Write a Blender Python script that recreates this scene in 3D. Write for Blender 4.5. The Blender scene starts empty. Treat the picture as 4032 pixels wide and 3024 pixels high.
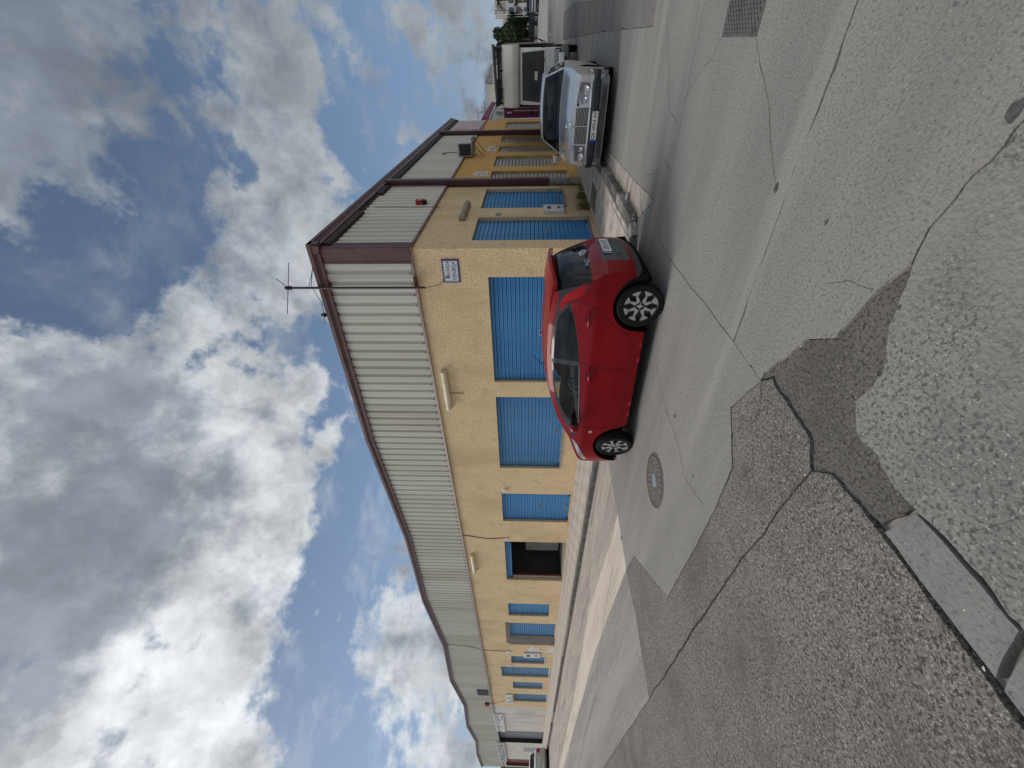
import bpy, bmesh, math, random
from mathutils import Vector, Matrix, noise
from mathutils.geometry import delaunay_2d_cdt
random.seed(7)
SC = bpy.context.scene
COL = SC.collection

# ------------------------------------------------------------------ camera
cam_data = bpy.data.cameras.new('camera'); cam = bpy.data.objects.new('camera', cam_data); COL.objects.link(cam)
# the photograph is stored on its side: the camera was turned 90 degrees about its line of sight
UP = Vector((0.00662709, -0.99918375, 0.03984863))
A0 = Vector((0.76896084, -0.02038278, -0.63897087)); A1 = Vector((0.63926153, 0.03487655, 0.7681981))
down = Vector((A0[1], A1[1], UP[1])); right = Vector((A0[0], A1[0], UP[0])); fwd = Vector((A0[2], A1[2], UP[2]))
R = Matrix((down, right, -fwd)).transposed()
cam.matrix_world = Matrix.Translation((3.37574023, -8.53612763, 1.65)) @ R.to_4x4()
cam_data.sensor_width = 36.0; cam_data.lens = 36.0 * 1630.0 / 4032.0
cam_data.clip_start = 0.05; cam_data.clip_end = 3000
SC.camera = cam

# ------------------------------------------------------------------ light
SUN_DIR = Vector((-0.72, -0.20, 0.70)).normalized()
sun_el = math.asin(SUN_DIR.z); sun_az = math.atan2(SUN_DIR.x, SUN_DIR.y)
W = bpy.data.worlds.new('World'); SC.world = W; W.use_nodes = True
nt = W.node_tree; nt.nodes.clear()
def N(t, **kw):
    n = nt.nodes.new(t)
    for k, v in kw.items(): setattr(n, k, v)
    return n
def LK(a, b): nt.links.new(a, b)
def mth(op, a, b=None, c=None):
    n = N('ShaderNodeMath', operation=op)
    for i, v in enumerate((a, b, c)):
        if v is None: continue
        if isinstance(v, (int, float)): n.inputs[i].default_value = v
        else: LK(v, n.inputs[i])
    return n.outputs[0]
def mrange(v, a, b, c=0.0, d=1.0, smooth=True):
    n = N('ShaderNodeMapRange'); n.interpolation_type = 'SMOOTHSTEP' if smooth else 'LINEAR'
    LK(v, n.inputs[0])
    for i, x in enumerate((a, b, c, d)): n.inputs[i + 1].default_value = x
    return n.outputs[0]
def mixc(f, a, b):
    n = N('ShaderNodeMix', data_type='RGBA')
    if isinstance(f, (int, float)): n.inputs[0].default_value = f
    else: LK(f, n.inputs[0])
    for s, v in ((6, a), (7, b)):
        if isinstance(v, tuple): n.inputs[s].default_value = (*v, 1)
        else: LK(v, n.inputs[s])
    return n.outputs[2]
out = N('ShaderNodeOutputWorld'); bg = N('ShaderNodeBackground'); bg.inputs[1].default_value = 0.10
LK(bg.outputs[0], out.inputs[0])
sky = N('ShaderNodeTexSky', sky_type='NISHITA'); sky.sun_disc = False
sky.sun_elevation = sun_el; sky.sun_rotation = sun_az; sky.air_density = 1.0; sky.dust_density = 1.4; sky.ozone_density = 2.0
tc = N('ShaderNodeTexCoord'); DIR = tc.outputs['Generated']
sep = N('ShaderNodeSeparateXYZ'); LK(DIR, sep.inputs[0]); DZ = sep.outputs[2]
zc = mth('ADD', mth('MAXIMUM', DZ, 0.0), 0.16)
px = mth('DIVIDE', sep.outputs[0], zc); py = mth('DIVIDE', sep.outputs[1], zc)
cmb = N('ShaderNodeCombineXYZ'); LK(px, cmb.inputs[0]); LK(py, cmb.inputs[1])
def fbm(scale, detail, rough, off, dist=0.0, src=None):
    m = N('ShaderNodeMapping'); m.inputs['Location'].default_value = off
    LK(src or cmb.outputs[0], m.inputs[0])
    n = N('ShaderNodeTexNoise'); n.inputs['Scale'].default_value = scale; n.inputs['Detail'].default_value = detail
    n.inputs['Roughness'].default_value = rough; n.inputs['Distortion'].default_value = dist
    LK(m.outputs[0], n.inputs['Vector']); return n.outputs[0]
def blob(d, r):
    v = Vector(d).normalized()
    n = N('ShaderNodeVectorMath', operation='DOT_PRODUCT'); LK(DIR, n.inputs[0]); n.inputs[1].default_value = v
    return mrange(n.outputs['Value'], math.cos(math.radians(r)), 1.0)
def total(items):
    acc = None
    for d, r, w in items:
        t = mth('MULTIPLY', blob(d, r), w); acc = t if acc is None else mth('ADD', acc, t)
    return acc
# cumulus sheets (where the cloud is) and their thickness (where it shows a grey underside)
cover = total([((-.055,.80,.60),8,-0.26),((-.203,.775,.598),9,-0.32),((-.264,.614,.744),9,-0.289),((-.228,.704,.673),9,-0.289),
    ((-.158,.88,.448),5,-0.043),((-.102,.958,.268),13,-0.272),((-.26,.93,.27),13,-0.255),((-.684,.609,.402),9,-0.272),((-.80,.486,.351),9,-0.323),
    ((-.861,.347,.371),9,-0.323),((-.913,.207,.353),9,-0.323),((-.935,.08,.345),9,-0.289),((-.44,.671,.567),7,-0.187),((-.75,.53,.40),6,-0.170),
    ((-.099,.685,.722),17,0.289),((.006,.758,.653),13,0.187),((-.397,.571,.719),12,0.136),((-.522,.37,.768),17,0.289),((-.65,.22,.73),18,0.306),
    ((-.63,.45,.61),15,0.221),((-.103,.915,.39),9,0.221),((-.282,.86,.426),11,0.255),((-.20,.89,.41),9,0.187),((-.42,.77,.48),8,0.153),((-.597,.606,.525),11,0.238),
    ((-.70,.50,.51),11,0.204),((-.80,.278,.532),15,0.16),((-.803,.10,.585),18,0.22),((-.836,.454,.30),6,0.204),((-.914,.284,.285),8,0.255),
    ((-.953,.221,.20),14,0.272),((-.062,.983,.16),12,0.238),((-.24,.96,.12),10,0.187),((-.152,.851,.504),7,0.119),((-.001,.914,.407),8,0.119),((-.45,.62,.64),7,0.119),((-.33,.75,.57),9,.34),((-.42,.60,.68),9,.22),((-.24,.82,.52),6,.22),((-.30,.63,.72),6,-.24),((-.55,.66,.51),6,.20),((-.60,.56,.57),8,.16)])
thick = total([((-.099,.685,.722),17,.30),((.006,.758,.653),14,.22),((-.397,.571,.719),10,.24),((-.33,.75,.57),7,.14),((-.522,.37,.768),12,.22),((-.627,.275,.729),9,.26),
    ((-.671,.165,.723),8,.30),((-.66,.436,.613),7,.30),((-.103,.915,.40),10,.10),((-.836,.454,.30),5,.30),((-.82,.31,.48),5,.12),((-.86,.16,.48),6,.16),((-.08,.983,.165),12,.08),
    ((-.80,.278,.532),12,-.16),((-.803,.10,.60),12,-.26),((-.597,.606,.525),10,-.22),((-.282,.86,.40),8,-.22),((-.70,.50,.48),9,-.15)])
def term(scale, detail, rough, off, amp, dist=0.0, src=None): return mth('MULTIPLY', mth('SUBTRACT', fbm(scale, detail, rough, off, dist, src), .5), amp)
base = mth('ADD', mth('ADD', term(3.0, 9, .56, (3.1, 1.7, 0), 1.0, .1), term(8.5, 12, .60, (1.3, .4, 2.2), 1.60, .15, DIR)), term(20, 9, .6, (4.3, 2.4, .2), .75, .2, DIR))
# cloud cover added out of view behind the camera to light the end wall
bh = N('ShaderNodeVectorMath', operation='DOT_PRODUCT'); LK(DIR, bh.inputs[0]); bh.inputs[1].default_value = (-.639, .768, 0)
dens = mth('ADD', mth('ADD', base, mth('MULTIPLY', cover, .84)), mrange(bh.outputs['Value'], .45, -.15, 0.0, .30))
fade = mrange(DZ, -0.02, 0.10)
D = mrange(dens, -0.09, 0.24)
wisp = mth('MULTIPLY', mrange(fbm(3.1, 9, .64, (1.5, 9.2, 0), .2), .48, .74), .36)
D = mth('MAXIMUM', D, wisp)
th = mth('ADD', mth('ADD', mth('ADD', thick, term(6.5, 11, .60, (2.2, 8.4, 1.1), 1.5, .1, DIR)), term(15, 10, .6, (5.2, 4.4, 3), 1.0, .2, DIR)), mth('MULTIPLY', dens, .55))
T = mrange(th, -0.16, 0.66)
sdot = N('ShaderNodeVectorMath', operation='DOT_PRODUCT'); LK(DIR, sdot.inputs[0]); sdot.inputs[1].default_value = SUN_DIR
sd = sdot.outputs['Value']
glow = mth('POWER', mth('MAXIMUM', sd, 0.0), 1.4)
front = mrange(sd, -0.15, -0.85)                       # unseen clouds opposite the sun, brightened to light the end wall
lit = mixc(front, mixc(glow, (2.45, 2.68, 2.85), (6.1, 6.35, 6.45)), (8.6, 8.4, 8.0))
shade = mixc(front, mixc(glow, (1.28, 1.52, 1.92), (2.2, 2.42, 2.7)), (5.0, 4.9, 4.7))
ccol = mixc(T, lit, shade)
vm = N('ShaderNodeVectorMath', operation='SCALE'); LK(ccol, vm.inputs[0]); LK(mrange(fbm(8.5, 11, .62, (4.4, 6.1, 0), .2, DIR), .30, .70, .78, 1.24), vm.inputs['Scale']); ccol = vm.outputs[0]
# clear air: deep above, paler towards the horizon
clear = mixc(mrange(DZ, 0.18, 0.72), (1.25, 1.95, 3.1), (0.56, 0.86, 1.42))
blue = mixc(0.80, sky.outputs[0], clear)
hz = mrange(DZ, 0.0, 0.20, 0.75, 0.0)
blue = mixc(hz, blue, (2.9, 3.4, 3.9))
D2 = mth('MULTIPLY', D, mrange(DZ, -0.01, 0.05, .35, .97))
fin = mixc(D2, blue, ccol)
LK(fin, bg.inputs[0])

sun_data = bpy.data.lights.new('sun', 'SUN'); sun_data.energy = 1.5; sun_data.angle = math.radians(34); sun_data.color = (1.0, .95, .88)
sun = bpy.data.objects.new('sun', sun_data); COL.objects.link(sun)
sun.rotation_euler = SUN_DIR.to_track_quat('Z', 'Y').to_euler()
SC.view_settings.view_transform = 'Standard'; SC.view_settings.look = 'None'
SC.view_settings.exposure = 0.5; SC.view_settings.gamma = 1.0; SC.view_settings.use_curve_mapping = False
SC.render.engine = 'CYCLES'; SC.cycles.use_denoising = True
SC.cycles.max_bounces = 8; SC.cycles.transparent_max_bounces = 12

# ------------------------------------------------------------------ materials
MATS = {}
def mat(name, col, rough=.7, col2=None, scale=4.0, stretch=(1,1,1), amt=(.38,.66), bump=0.0, bscale=None, metal=0.0, coat=0.0, detail=6.0,
        vor=None, alpha=None, spec=.5, streak=None, spots=None, grain=()):
    if name in MATS: return MATS[name]
    m = bpy.data.materials.new(name); m.use_nodes = True; MATS[name] = m
    t = m.node_tree; b = t.nodes['Principled BSDF']
    b.inputs['Roughness'].default_value = rough; b.inputs['Metallic'].default_value = metal
    b.inputs['Coat Weight'].default_value = coat; b.inputs['Coat Roughness'].default_value = .04
    b.inputs['Specular IOR Level'].default_value = spec
    b.inputs['Base Color'].default_value = (*col, 1)
    co = t.nodes.new('ShaderNodeTexCoord').outputs['Object']
    def mp(s):
        k = t.nodes.new('ShaderNodeMapping'); k.inputs['Scale'].default_value = s; t.links.new(co, k.inputs[0]); return k.outputs[0]
    def nz(s, vec, d=detail, r=.6):
        n = t.nodes.new('ShaderNodeTexNoise'); n.inputs['Scale'].default_value = s; n.inputs['Detail'].default_value = d; n.inputs['Roughness'].default_value = r
        t.links.new(vec, n.inputs['Vector']); return n.outputs[0]
    def rng(v, a, c, lo=0., hi=1.):
        n = t.nodes.new('ShaderNodeMapRange'); n.interpolation_type = 'SMOOTHSTEP'; t.links.new(v, n.inputs[0])
        for i, x in enumerate((a, c, lo, hi)): n.inputs[i+1].default_value = x
        return n.outputs[0]
    def mx(f, a, c):
        n = t.nodes.new('ShaderNodeMix'); n.data_type = 'RGBA'; t.links.new(f, n.inputs[0])
        for s, v in ((6, a), (7, c)):
            if isinstance(v, tuple): n.inputs[s].default_value = (*v, 1)
            else: t.links.new(v, n.inputs[s])
        return n.outputs[2]
    cur = None
    if col2:
        cur = mx(rng(nz(scale, mp(stretch)), *amt), col, col2)
    if vor:                       # pebbles / chips of stone: (scale, colour, lo, hi)
        for vs, vc, lo, hi in vor:
            v = t.nodes.new('ShaderNodeTexVoronoi'); v.inputs['Scale'].default_value = vs; v.inputs['Randomness'].default_value = 1
            wv = t.nodes.new('ShaderNodeVectorMath'); wv.operation = 'ADD'; t.links.new(co, wv.inputs[0])
            nn = t.nodes.new('ShaderNodeTexNoise'); nn.inputs['Scale'].default_value = vs * 1.3; t.links.new(co, nn.inputs['Vector'])
            sc = t.nodes.new('ShaderNodeVectorMath'); sc.operation = 'SCALE'; sc.inputs['Scale'].default_value = .7 / vs; t.links.new(nn.outputs['Color'], sc.inputs[0])
            t.links.new(sc.outputs[0], wv.inputs[1]); t.links.new(wv.outputs[0], v.inputs['Vector'])
            sp = t.nodes.new('ShaderNodeSeparateColor'); t.links.new(v.outputs['Color'], sp.inputs[0])
            k = t.nodes.new('ShaderNodeMath'); k.operation = 'MULTIPLY'
            t.links.new(rng(v.outputs['Distance'], hi, lo), k.inputs[0]); t.links.new(rng(sp.outputs[0], .35, .75), k.inputs[1])
            cur = mx(k.outputs[0], cur if cur else col, vc)
    for gc, gs_, lo, hi in grain:  # fine mottled grain
        cur = mx(rng(nz(gs_, mp((1,1,1)), 3, .55), lo, hi), cur if cur else col, gc)
    if streak:                    # grime that runs: (colour, scale, stretch, lo, hi)
        c3, s3, st3, lo, hi = streak
        cur = mx(rng(nz(s3, mp(st3), 5), lo, hi), cur if cur else col, c3)
    if spots:
        c3, s3, lo, hi = spots
        cur = mx(rng(nz(s3, mp((1,1,1)), 2), lo, hi), cur if cur else col, c3)
    if cur: t.links.new(cur, b.inputs['Base Color'])
    if bump:
        bn = t.nodes.new('ShaderNodeBump'); bn.inputs['Strength'].default_value = bump; bn.inputs['Distance'].default_value = .02
        t.links.new(nz(bscale or scale * 4, mp((1,1,1)), 5), bn.inputs['Height']); t.links.new(bn.outputs[0], b.inputs['Normal'])
    return m
def glass(name, tint, clear=.5, rough=.02):
    m = bpy.data.materials.new(name); m.use_nodes = True; MATS[name] = m; t = m.node_tree; t.nodes.clear()
    o = t.nodes.new('ShaderNodeOutputMaterial'); mixs = t.nodes.new('ShaderNodeMixShader'); g = t.nodes.new('ShaderNodeBsdfGlossy'); g.inputs['Roughness'].default_value = rough
    m2 = t.nodes.new('ShaderNodeMixShader'); d = t.nodes.new('ShaderNodeBsdfDiffuse'); d.inputs[0].default_value = (.012,.014,.016,1)
    tr = t.nodes.new('ShaderNodeBsdfTransparent'); tr.inputs[0].default_value = (*tint, 1); m2.inputs[0].default_value = clear
    t.links.new(d.outputs[0], m2.inputs[1]); t.links.new(tr.outputs[0], m2.inputs[2])
    ge = t.nodes.new('ShaderNodeNewGeometry'); dt = t.nodes.new('ShaderNodeVectorMath'); dt.operation = 'DOT_PRODUCT'
    t.links.new(ge.outputs['Normal'], dt.inputs[0]); t.links.new(ge.outputs['Incoming'], dt.inputs[1])
    def mm(op, a_, b_):
        k = t.nodes.new('ShaderNodeMath'); k.operation = op
        for i_, v_ in enumerate((a_, b_)):
            if isinstance(v_, (int, float)): k.inputs[i_].default_value = v_
            else: t.links.new(v_, k.inputs[i_])
        return k
    f = mm('MULTIPLY_ADD', mm('POWER', mm('SUBTRACT', 1.0, mm('ABSOLUTE', dt.outputs['Value'], 0.0).outputs[0]).outputs[0], 5.0).outputs[0], .94); f.inputs[2].default_value = .032
    t.links.new(f.outputs[0], mixs.inputs[0]); t.links.new(m2.outputs[0], mixs.inputs[1]); t.links.new(g.outputs[0], mixs.inputs[2]); t.links.new(mixs.outputs[0], o.inputs[0])
    return m

STUCCO = mat('stucco_tan', (.88,.675,.41), .95, (.66,.485,.28), 22, amt=(.36,.64), detail=3, bump=.7, bscale=20, streak=((.60,.445,.25), .8, (1,1,.5), .44, .74), spots=((.66,.50,.29), 2.6, .54, .68))
OCHRE = mat('stucco_ochre', (.72,.44,.15), .95, (.58,.34,.105), 14, amt=(.40,.62), bump=.8, bscale=18, streak=((.28,.15,.05), 1.3, (1,1,.3), .56, .78))
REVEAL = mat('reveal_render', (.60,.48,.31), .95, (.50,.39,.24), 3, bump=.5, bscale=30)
CLAD = mat('cladding_paint', (.62,.605,.525), .5, (.575,.56,.475), .8, (1,1,.12), bump=.03, streak=((.48,.455,.38), 6, (1,1,.05), .60, .85))
CLADS = [CLAD, mat('cladding_paint_dull', (.585,.565,.485), .55, (.53,.51,.43), .8, (1,1,.12), bump=.03, streak=((.40,.37,.30), 5, (1,1,.05), .54, .80)), mat('cladding_paint_pale', (.645,.635,.56), .5, (.60,.59,.51), .8, (1,1,.12), bump=.03)]
CLADB = mat('cladding_paint_rain_streaked', (.72,.68,.60), .55, (.64,.60,.525), 1.0, (1,1,.12), streak=((.26,.21,.185), 7, (1,1.4,.07), .60, .78))  # same cladding as CLAD, base made paler to stand in for missing light
MAROON = mat('maroon_trim', (.125,.052,.056), .45, (.085,.036,.038), 2.2, bump=.04)
SOFFIT = mat('dark_soffit', (.045,.03,.028), .8, (.02,.015,.014), 5)
FLASH = mat('flashing', (.21,.125,.10), .5, (.13,.07,.06), 5)
BLUE = mat('blue_shutter', (.06,.275,.58), .42, (.042,.21,.49), 1.2, streak=((.085,.22,.40), 2.2, (1,1,.5), .56, .80), spots=((.13,.33,.58), 7, .68, .80))
BLUE2 = mat('blue_shutter_dusty', (.075,.27,.54), .5, (.055,.21,.46), 1.2, streak=((.12,.23,.36), 2.0, (1,1,.5), .52, .78), spots=((.15,.32,.54), 6, .66, .80))
BLUEFAR = mat('blue_shutter_faded', (.11,.29,.50), .5, (.09,.25,.45), 2)
GREYSH = mat('grey_shutter', (.52,.50,.51), .45, (.38,.355,.36), 2.2, (1,1,.3), metal=.1)
DARK = mat('dark_gap', (.008,.008,.008), .9, spec=.1)
BLACK = mat('black_plastic', (.014,.014,.016), .5, spec=.25)
STEEL = mat('galvanised', (.42,.43,.43), .4, (.30,.30,.30), 8, metal=.6)
RUST = mat('rusted_steel', (.16,.07,.035), .85, (.09,.04,.025), 12, bump=.2)
WHITE = mat('white_paint', (.78,.78,.76), .5, (.68,.68,.65), 3)
LAMPC = mat('lamp_cover', (.74,.67,.50), .5, (.60,.53,.37), 5)
PAPER = mat('poster_paper', (.80,.74,.74), .8, (.72,.62,.62), 9)
CREAM = mat('cream_render', (.62,.58,.50), .9, (.50,.45,.36), .8, streak=((.36,.25,.15), 1.2, (1,1,.4), .58, .72))
GREYR = mat('grey_render', (.72,.675,.62), .95, (.60,.555,.51), 1.0, (1,1,.4), bump=.3, bscale=30, streak=((.46,.42,.385), 1.5, (1,1,.2), .54, .75))
TXT = mat('black_lettering', (.03,.03,.035), .7)
NAVY = mat('navy_enamel', (.02,.028,.16), .3)
ENAMEL = mat('white_enamel', (.72,.74,.78), .25, (.62,.64,.69), 20)
CONC = mat('concrete', (.275,.262,.245), .9, (.225,.215,.202), .9, (.35,1.6,1), bump=.6, bscale=60, grain=[((.175,.168,.158),48,.52,.66),((.37,.355,.335),62,.60,.72)], streak=((.325,.31,.288), .8, (.07,1.5,1), .50, .72), spots=((.12,.115,.11), 30, .68, .74))
CONC2 = mat('concrete_worn', (.43,.375,.325), .9, (.33,.29,.255), .8, (.3,1.8,1), bump=.4, bscale=70, streak=((.23,.205,.183), 1.3, (.22,3.2,1), .50, .70), spots=((.52,.46,.40), 3, .58, .72))
BEIGE = mat('beige_concrete', (.62,.535,.455), .9, (.52,.45,.38), .9, (.25,2,1), bump=.3, bscale=80, streak=((.36,.315,.272), 1.4, (.22,3.4,1), .52, .74))
AGG = mat('exposed_aggregate', (.225,.21,.194), .95, (.168,.157,.146), 1.3, bump=1.0, bscale=45, grain=[((.075,.068,.062),78,.50,.60),((.42,.385,.345),86,.56,.66),((.06,.054,.05),42,.58,.68)], streak=((.115,.103,.092), .9, (1,1,1), .50, .78))
AGG2 = mat('worn_asphalt', (.37,.345,.318), .95, (.27,.252,.235), .7, (.22,1.8,1), bump=.8, bscale=50, grain=[((.17,.16,.15),40,.52,.64),((.48,.45,.415),46,.58,.70)], streak=((.20,.188,.176), 1.2, (.2,3,1), .52, .74))
COARSE = mat('coarse_concrete', (.265,.255,.236), .9, (.21,.203,.19), 2.2, bump=.9, bscale=38, grain=[((.12,.117,.112),44,.52,.62),((.38,.365,.335),52,.58,.68)], vor=[(44,(.10,.102,.105),.10,.40),(27,(.11,.112,.115),.08,.32)], streak=((.27,.26,.242), .8, (1,1,1), .48, .62))
FILL = mat('mortar_fill', (.155,.144,.131), .95, (.12,.111,.102), 2.5, bump=1.0, bscale=45, grain=[((.06,.056,.052),46,.52,.62),((.23,.215,.195),60,.60,.70)], streak=((.10,.083,.068), 1.6, (1,1,1), .58, .76))
SMOOTH = mat('smooth_slab', (.235,.228,.216), .85, (.195,.188,.178), 3, bump=.5, bscale=50, grain=[((.16,.155,.148),40,.54,.66)], spots=((.10,.097,.093), 22, .64, .70))
ASPHD = mat('dark_asphalt', (.215,.20,.187), .92, (.17,.158,.147), 1.2, (.6,1.4,1), bump=.5, bscale=80)
ROAD = mat('road_grey', (.30,.285,.27), .9, (.25,.238,.226), .5, bump=.2, bscale=60)
HATCH = mat('hatched_patch', (.13,.122,.117), .9, (.09,.084,.08), 6, bump=.3, bscale=60)
PAVE = mat('paving', (.52,.455,.40), .9, (.40,.35,.31), 2.2, bump=.45, bscale=45, streak=((.19,.163,.142), 1.6, (1,1,1), .55, .74), spots=((.53,.485,.43), 9, .68, .80))
KERB = mat('kerb', (.17,.155,.142), .92, (.10,.092,.084), 3.2, bump=.5, bscale=40)
KERBL = mat('kerb_pale', (.40,.36,.325), .92, (.22,.20,.18), 4, bump=.5, bscale=40)
DIRT = mat('dirt', (.085,.065,.05), 1.0, (.05,.04,.033), 20)
FLECK = mat('white_flecks', (.75,.72,.66), .9)
IRON = mat('cast_iron', (.20,.18,.165), .7, (.13,.118,.108), 14, metal=.2)
FOLI = mat('foliage', (.05,.08,.028), .7, (.02,.036,.014), 3)
FOLI2 = mat('palm_foliage', (.075,.105,.05), .7, (.04,.06,.03), 3)
TRUNK = mat('bark', (.16,.12,.09), .95, (.09,.07,.05), 8)
WEED = mat('weeds', (.10,.115,.035), .8, (.20,.17,.07), 9)
REDP = mat('red_car_paint', (.25,.0015,.007), .4, coat=.38, spec=.08)
SILV = mat('silver_car_paint', (.74,.755,.785), .24, (.66,.675,.70), 3, metal=.7, coat=.8)
PEEL = mat('silver_paint_peeling', (.40,.375,.36), .5, (.33,.30,.285), 3, metal=.25, spots=((.60,.47,.42), 3.2, .56, .64))
TYRE = mat('tyre_rubber', (.010,.010,.011), .8, bump=.15, bscale=60, spec=.15)
RIMB = mat('rim_black', (.01,.01,.011), .3)
RIMS = mat('rim_silver', (.62,.62,.62), .28, metal=.85)
GRILC = mat('grille_chrome', (.80,.81,.83), .22, metal=.45)
CHROME = mat('chrome', (.75,.76,.78), .12, metal=1.0)
GLASSD = glass('dark_glass', (.10,.12,.14), .35)
GLASSC = glass('clear_glass', (.72,.80,.78), .88)
GLASSM = glass('tinted_glass', (.35,.42,.45), .55)
LENS = mat('headlight_lens', (.55,.57,.60), .12, (.35,.36,.38), 9, metal=.5, coat=1)
TAIL = mat('tail_lens', (.42,.006,.012), .2, coat=.3, spec=.2)
GREYP = mat('grey_plastic', (.085,.09,.095), .55, (.06,.064,.07), 3)
TRIMB = mat('blue_black_rubber', (.018,.024,.034), .45)
SEAT = mat('seat_fabric', (.03,.03,.032), .9)
TRW = mat('truck_white', (.82,.81,.79), .4, (.74,.73,.71), 1.5, coat=.3)
LAMPG = glass('lamp_glass', (.92,.92,.93), .92)
GLASSO = glass('opaque_dark_glass', (.1,.1,.1), 0.0)
TRB = mat('box_beige', (.80,.775,.70), .6, (.72,.695,.62), 1.2, streak=((.54,.51,.44), 2.4, (1,1,.3), .60, .78))
TRG = mat('box_grey_side', (.30,.275,.26), .7, (.24,.22,.205), 1.4)
MAG = mat('magenta_steel', (.20,.03,.11), .5, (.14,.022,.08), 4)
MAGR = mat('magenta_roof', (.25,.04,.11), .6, (.20,.03,.09), 3)
SHEETB = mat('blue_white_sheet', (.55,.62,.70), .6, (.44,.50,.60), 4)
BRICK = mat('brick_red', (.27,.13,.09), .9, (.20,.095,.07), 6)
WOODG = mat('grey_board', (.23,.215,.20), .9, (.15,.14,.13), 3, (6,1,.4))

# ------------------------------------------------------------------ mesh helpers
class MB:
    def __init__(s): s.v = []; s.f = []
    def add(s, vs, fs):
        k = len(s.v); s.v += [tuple(v) for v in vs]; s.f += [tuple(i + k for i in f) for f in fs]; return s
    def box(s, x0, x1, y0, y1, z0, z1):
        return s.add([(x0,y0,z0),(x1,y0,z0),(x1,y1,z0),(x0,y1,z0),(x0,y0,z1),(x1,y0,z1),(x1,y1,z1),(x0,y1,z1)],
                     [(0,3,2,1),(4,5,6,7),(0,1,5,4),(1,2,6,5),(2,3,7,6),(3,0,4,7)])
    def cbox(s, x0, x1, y0, y1, z0, z1, c=.01):
        # box with chamfered edges
        b = bmesh.new(); bmesh.ops.create_cube(b, size=1)
        for v in b.verts: v.co = Vector(((x0+x1)/2 + v.co.x*(x1-x0), (y0+y1)/2 + v.co.y*(y1-y0), (z0+z1)/2 + v.co.z*(z1-z0)))
        bmesh.ops.bevel(b, geom=b.edges[:], offset=c, segments=2, affect='EDGES', profile=.5)
        s.frombm(b); b.free(); return s
    def frombm(s, b):
        b.verts.index_update()
        s.add([v.co[:] for v in b.verts], [[v.index for v in f.verts] for f in b.faces])
    def prism(s, poly, d, axis='y'):
        # polygon in two coordinates pushed along the third (d0,d1)
        n = len(poly); P = []
        for dd in d:
            for a, c in poly: P.append({'y': (a, dd, c), 'x': (dd, a, c), 'z': (a, c, dd)}[axis])
        fs = [tuple(range(n)), tuple(range(2*n-1, n-1, -1))] + [(i, i+n, (i+1) % n + n, (i+1) % n) for i in range(n)]
        return s.add(P, fs)
    def tube(s, pts, r, n=6, caps=True):
        pts = [Vector(p) for p in pts]; k = len(s.v); m = len(pts)
        for i, p in enumerate(pts):
            d = (pts[min(i+1, m-1)] - pts[max(i-1, 0)]).normalized()
            a = d.orthogonal().normalized() if i == 0 else (pa - d * pa.dot(d)).normalized()
            pa = a; b = d.cross(a); rr = r[i] if isinstance(r, (list, tuple)) else r
            for j in range(n):
                t = 2*math.pi*j/n; s.v.append(tuple(p + (a*math.cos(t) + b*math.sin(t))*rr))
        for i in range(m-1):
            for j in range(n):
                s.f.append((k+i*n+j, k+i*n+(j+1) % n, k+(i+1)*n+(j+1) % n, k+(i+1)*n+j))
        if caps: s.f.append(tuple(k+j for j in range(n-1, -1, -1))); s.f.append(tuple(k+(m-1)*n+j for j in range(n)))
        return s
    def lathe(s, prof, c=(0,0,0), axis='z', n=24, a0=0.0):
        # prof: (radius, height) along the axis
        k = len(s.v); m = len(prof)
        for r, h in prof:
            for j in range(n):
                t = a0 + 2*math.pi*j/n; u, v = r*math.cos(t), r*math.sin(t)
                s.v.append({'z': (c[0]+u, c[1]+v, c[2]+h), 'y': (c[0]+u, c[1]+h, c[2]+v), 'x': (c[0]+h, c[1]+u, c[2]+v)}[axis])
        for i in range(m-1):
            for j in range(n): s.f.append((k+i*n+j, k+i*n+(j+1) % n, k+(i+1)*n+(j+1) % n, k+(i+1)*n+j))
        return s
    def xf(s, M):
        s.v = [tuple(M @ Vector(v)) for v in s.v]; return s
    def mesh(s, name, m, smooth=False):
        me = bpy.data.meshes.new(name); me.from_pydata(s.v, [], s.f); me.validate()
        b = bmesh.new(); b.from_mesh(me); bmesh.ops.recalc_face_normals(b, faces=b.faces[:]); b.to_mesh(me); b.free()
        me.materials.append(m)
        if smooth is True: me.polygons.foreach_set('use_smooth', [True]*len(me.polygons))
        elif smooth: 
            me.polygons.foreach_set('use_smooth', [True]*len(me.polygons)); me.set_sharp_from_angle(angle=math.radians(smooth))
        return me
    def out(s, name, m, parent=None, smooth=False, loc=None):
        return link(name, s.mesh(name, m, smooth), parent, loc)
def link(name, me, parent=None, loc=None):
    o = bpy.data.objects.new(name, me); COL.objects.link(o)
    if parent: o.parent = parent
    if loc: o.location = loc
    return o
def tag(o, label=None, cat=None, group=None, kind=None):
    for k, v in (('label', label), ('category', cat), ('group', group), ('kind', kind)):
        if v: o[k] = v
    return o
def thing(name, label, cat, loc=(0,0,0), rz=0.0, group=None):
    o = bpy.data.objects.new(name, None); COL.objects.link(o); o.location = loc; o.rotation_euler = (0, 0, rz); o.empty_display_size = .1
    return tag(o, label, cat, group)
def copy_tree(o, parent=None):
    c = o.copy(); COL.objects.link(c); c.parent = parent
    for ch in list(o.children): copy_tree(ch, c)
    return c
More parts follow.
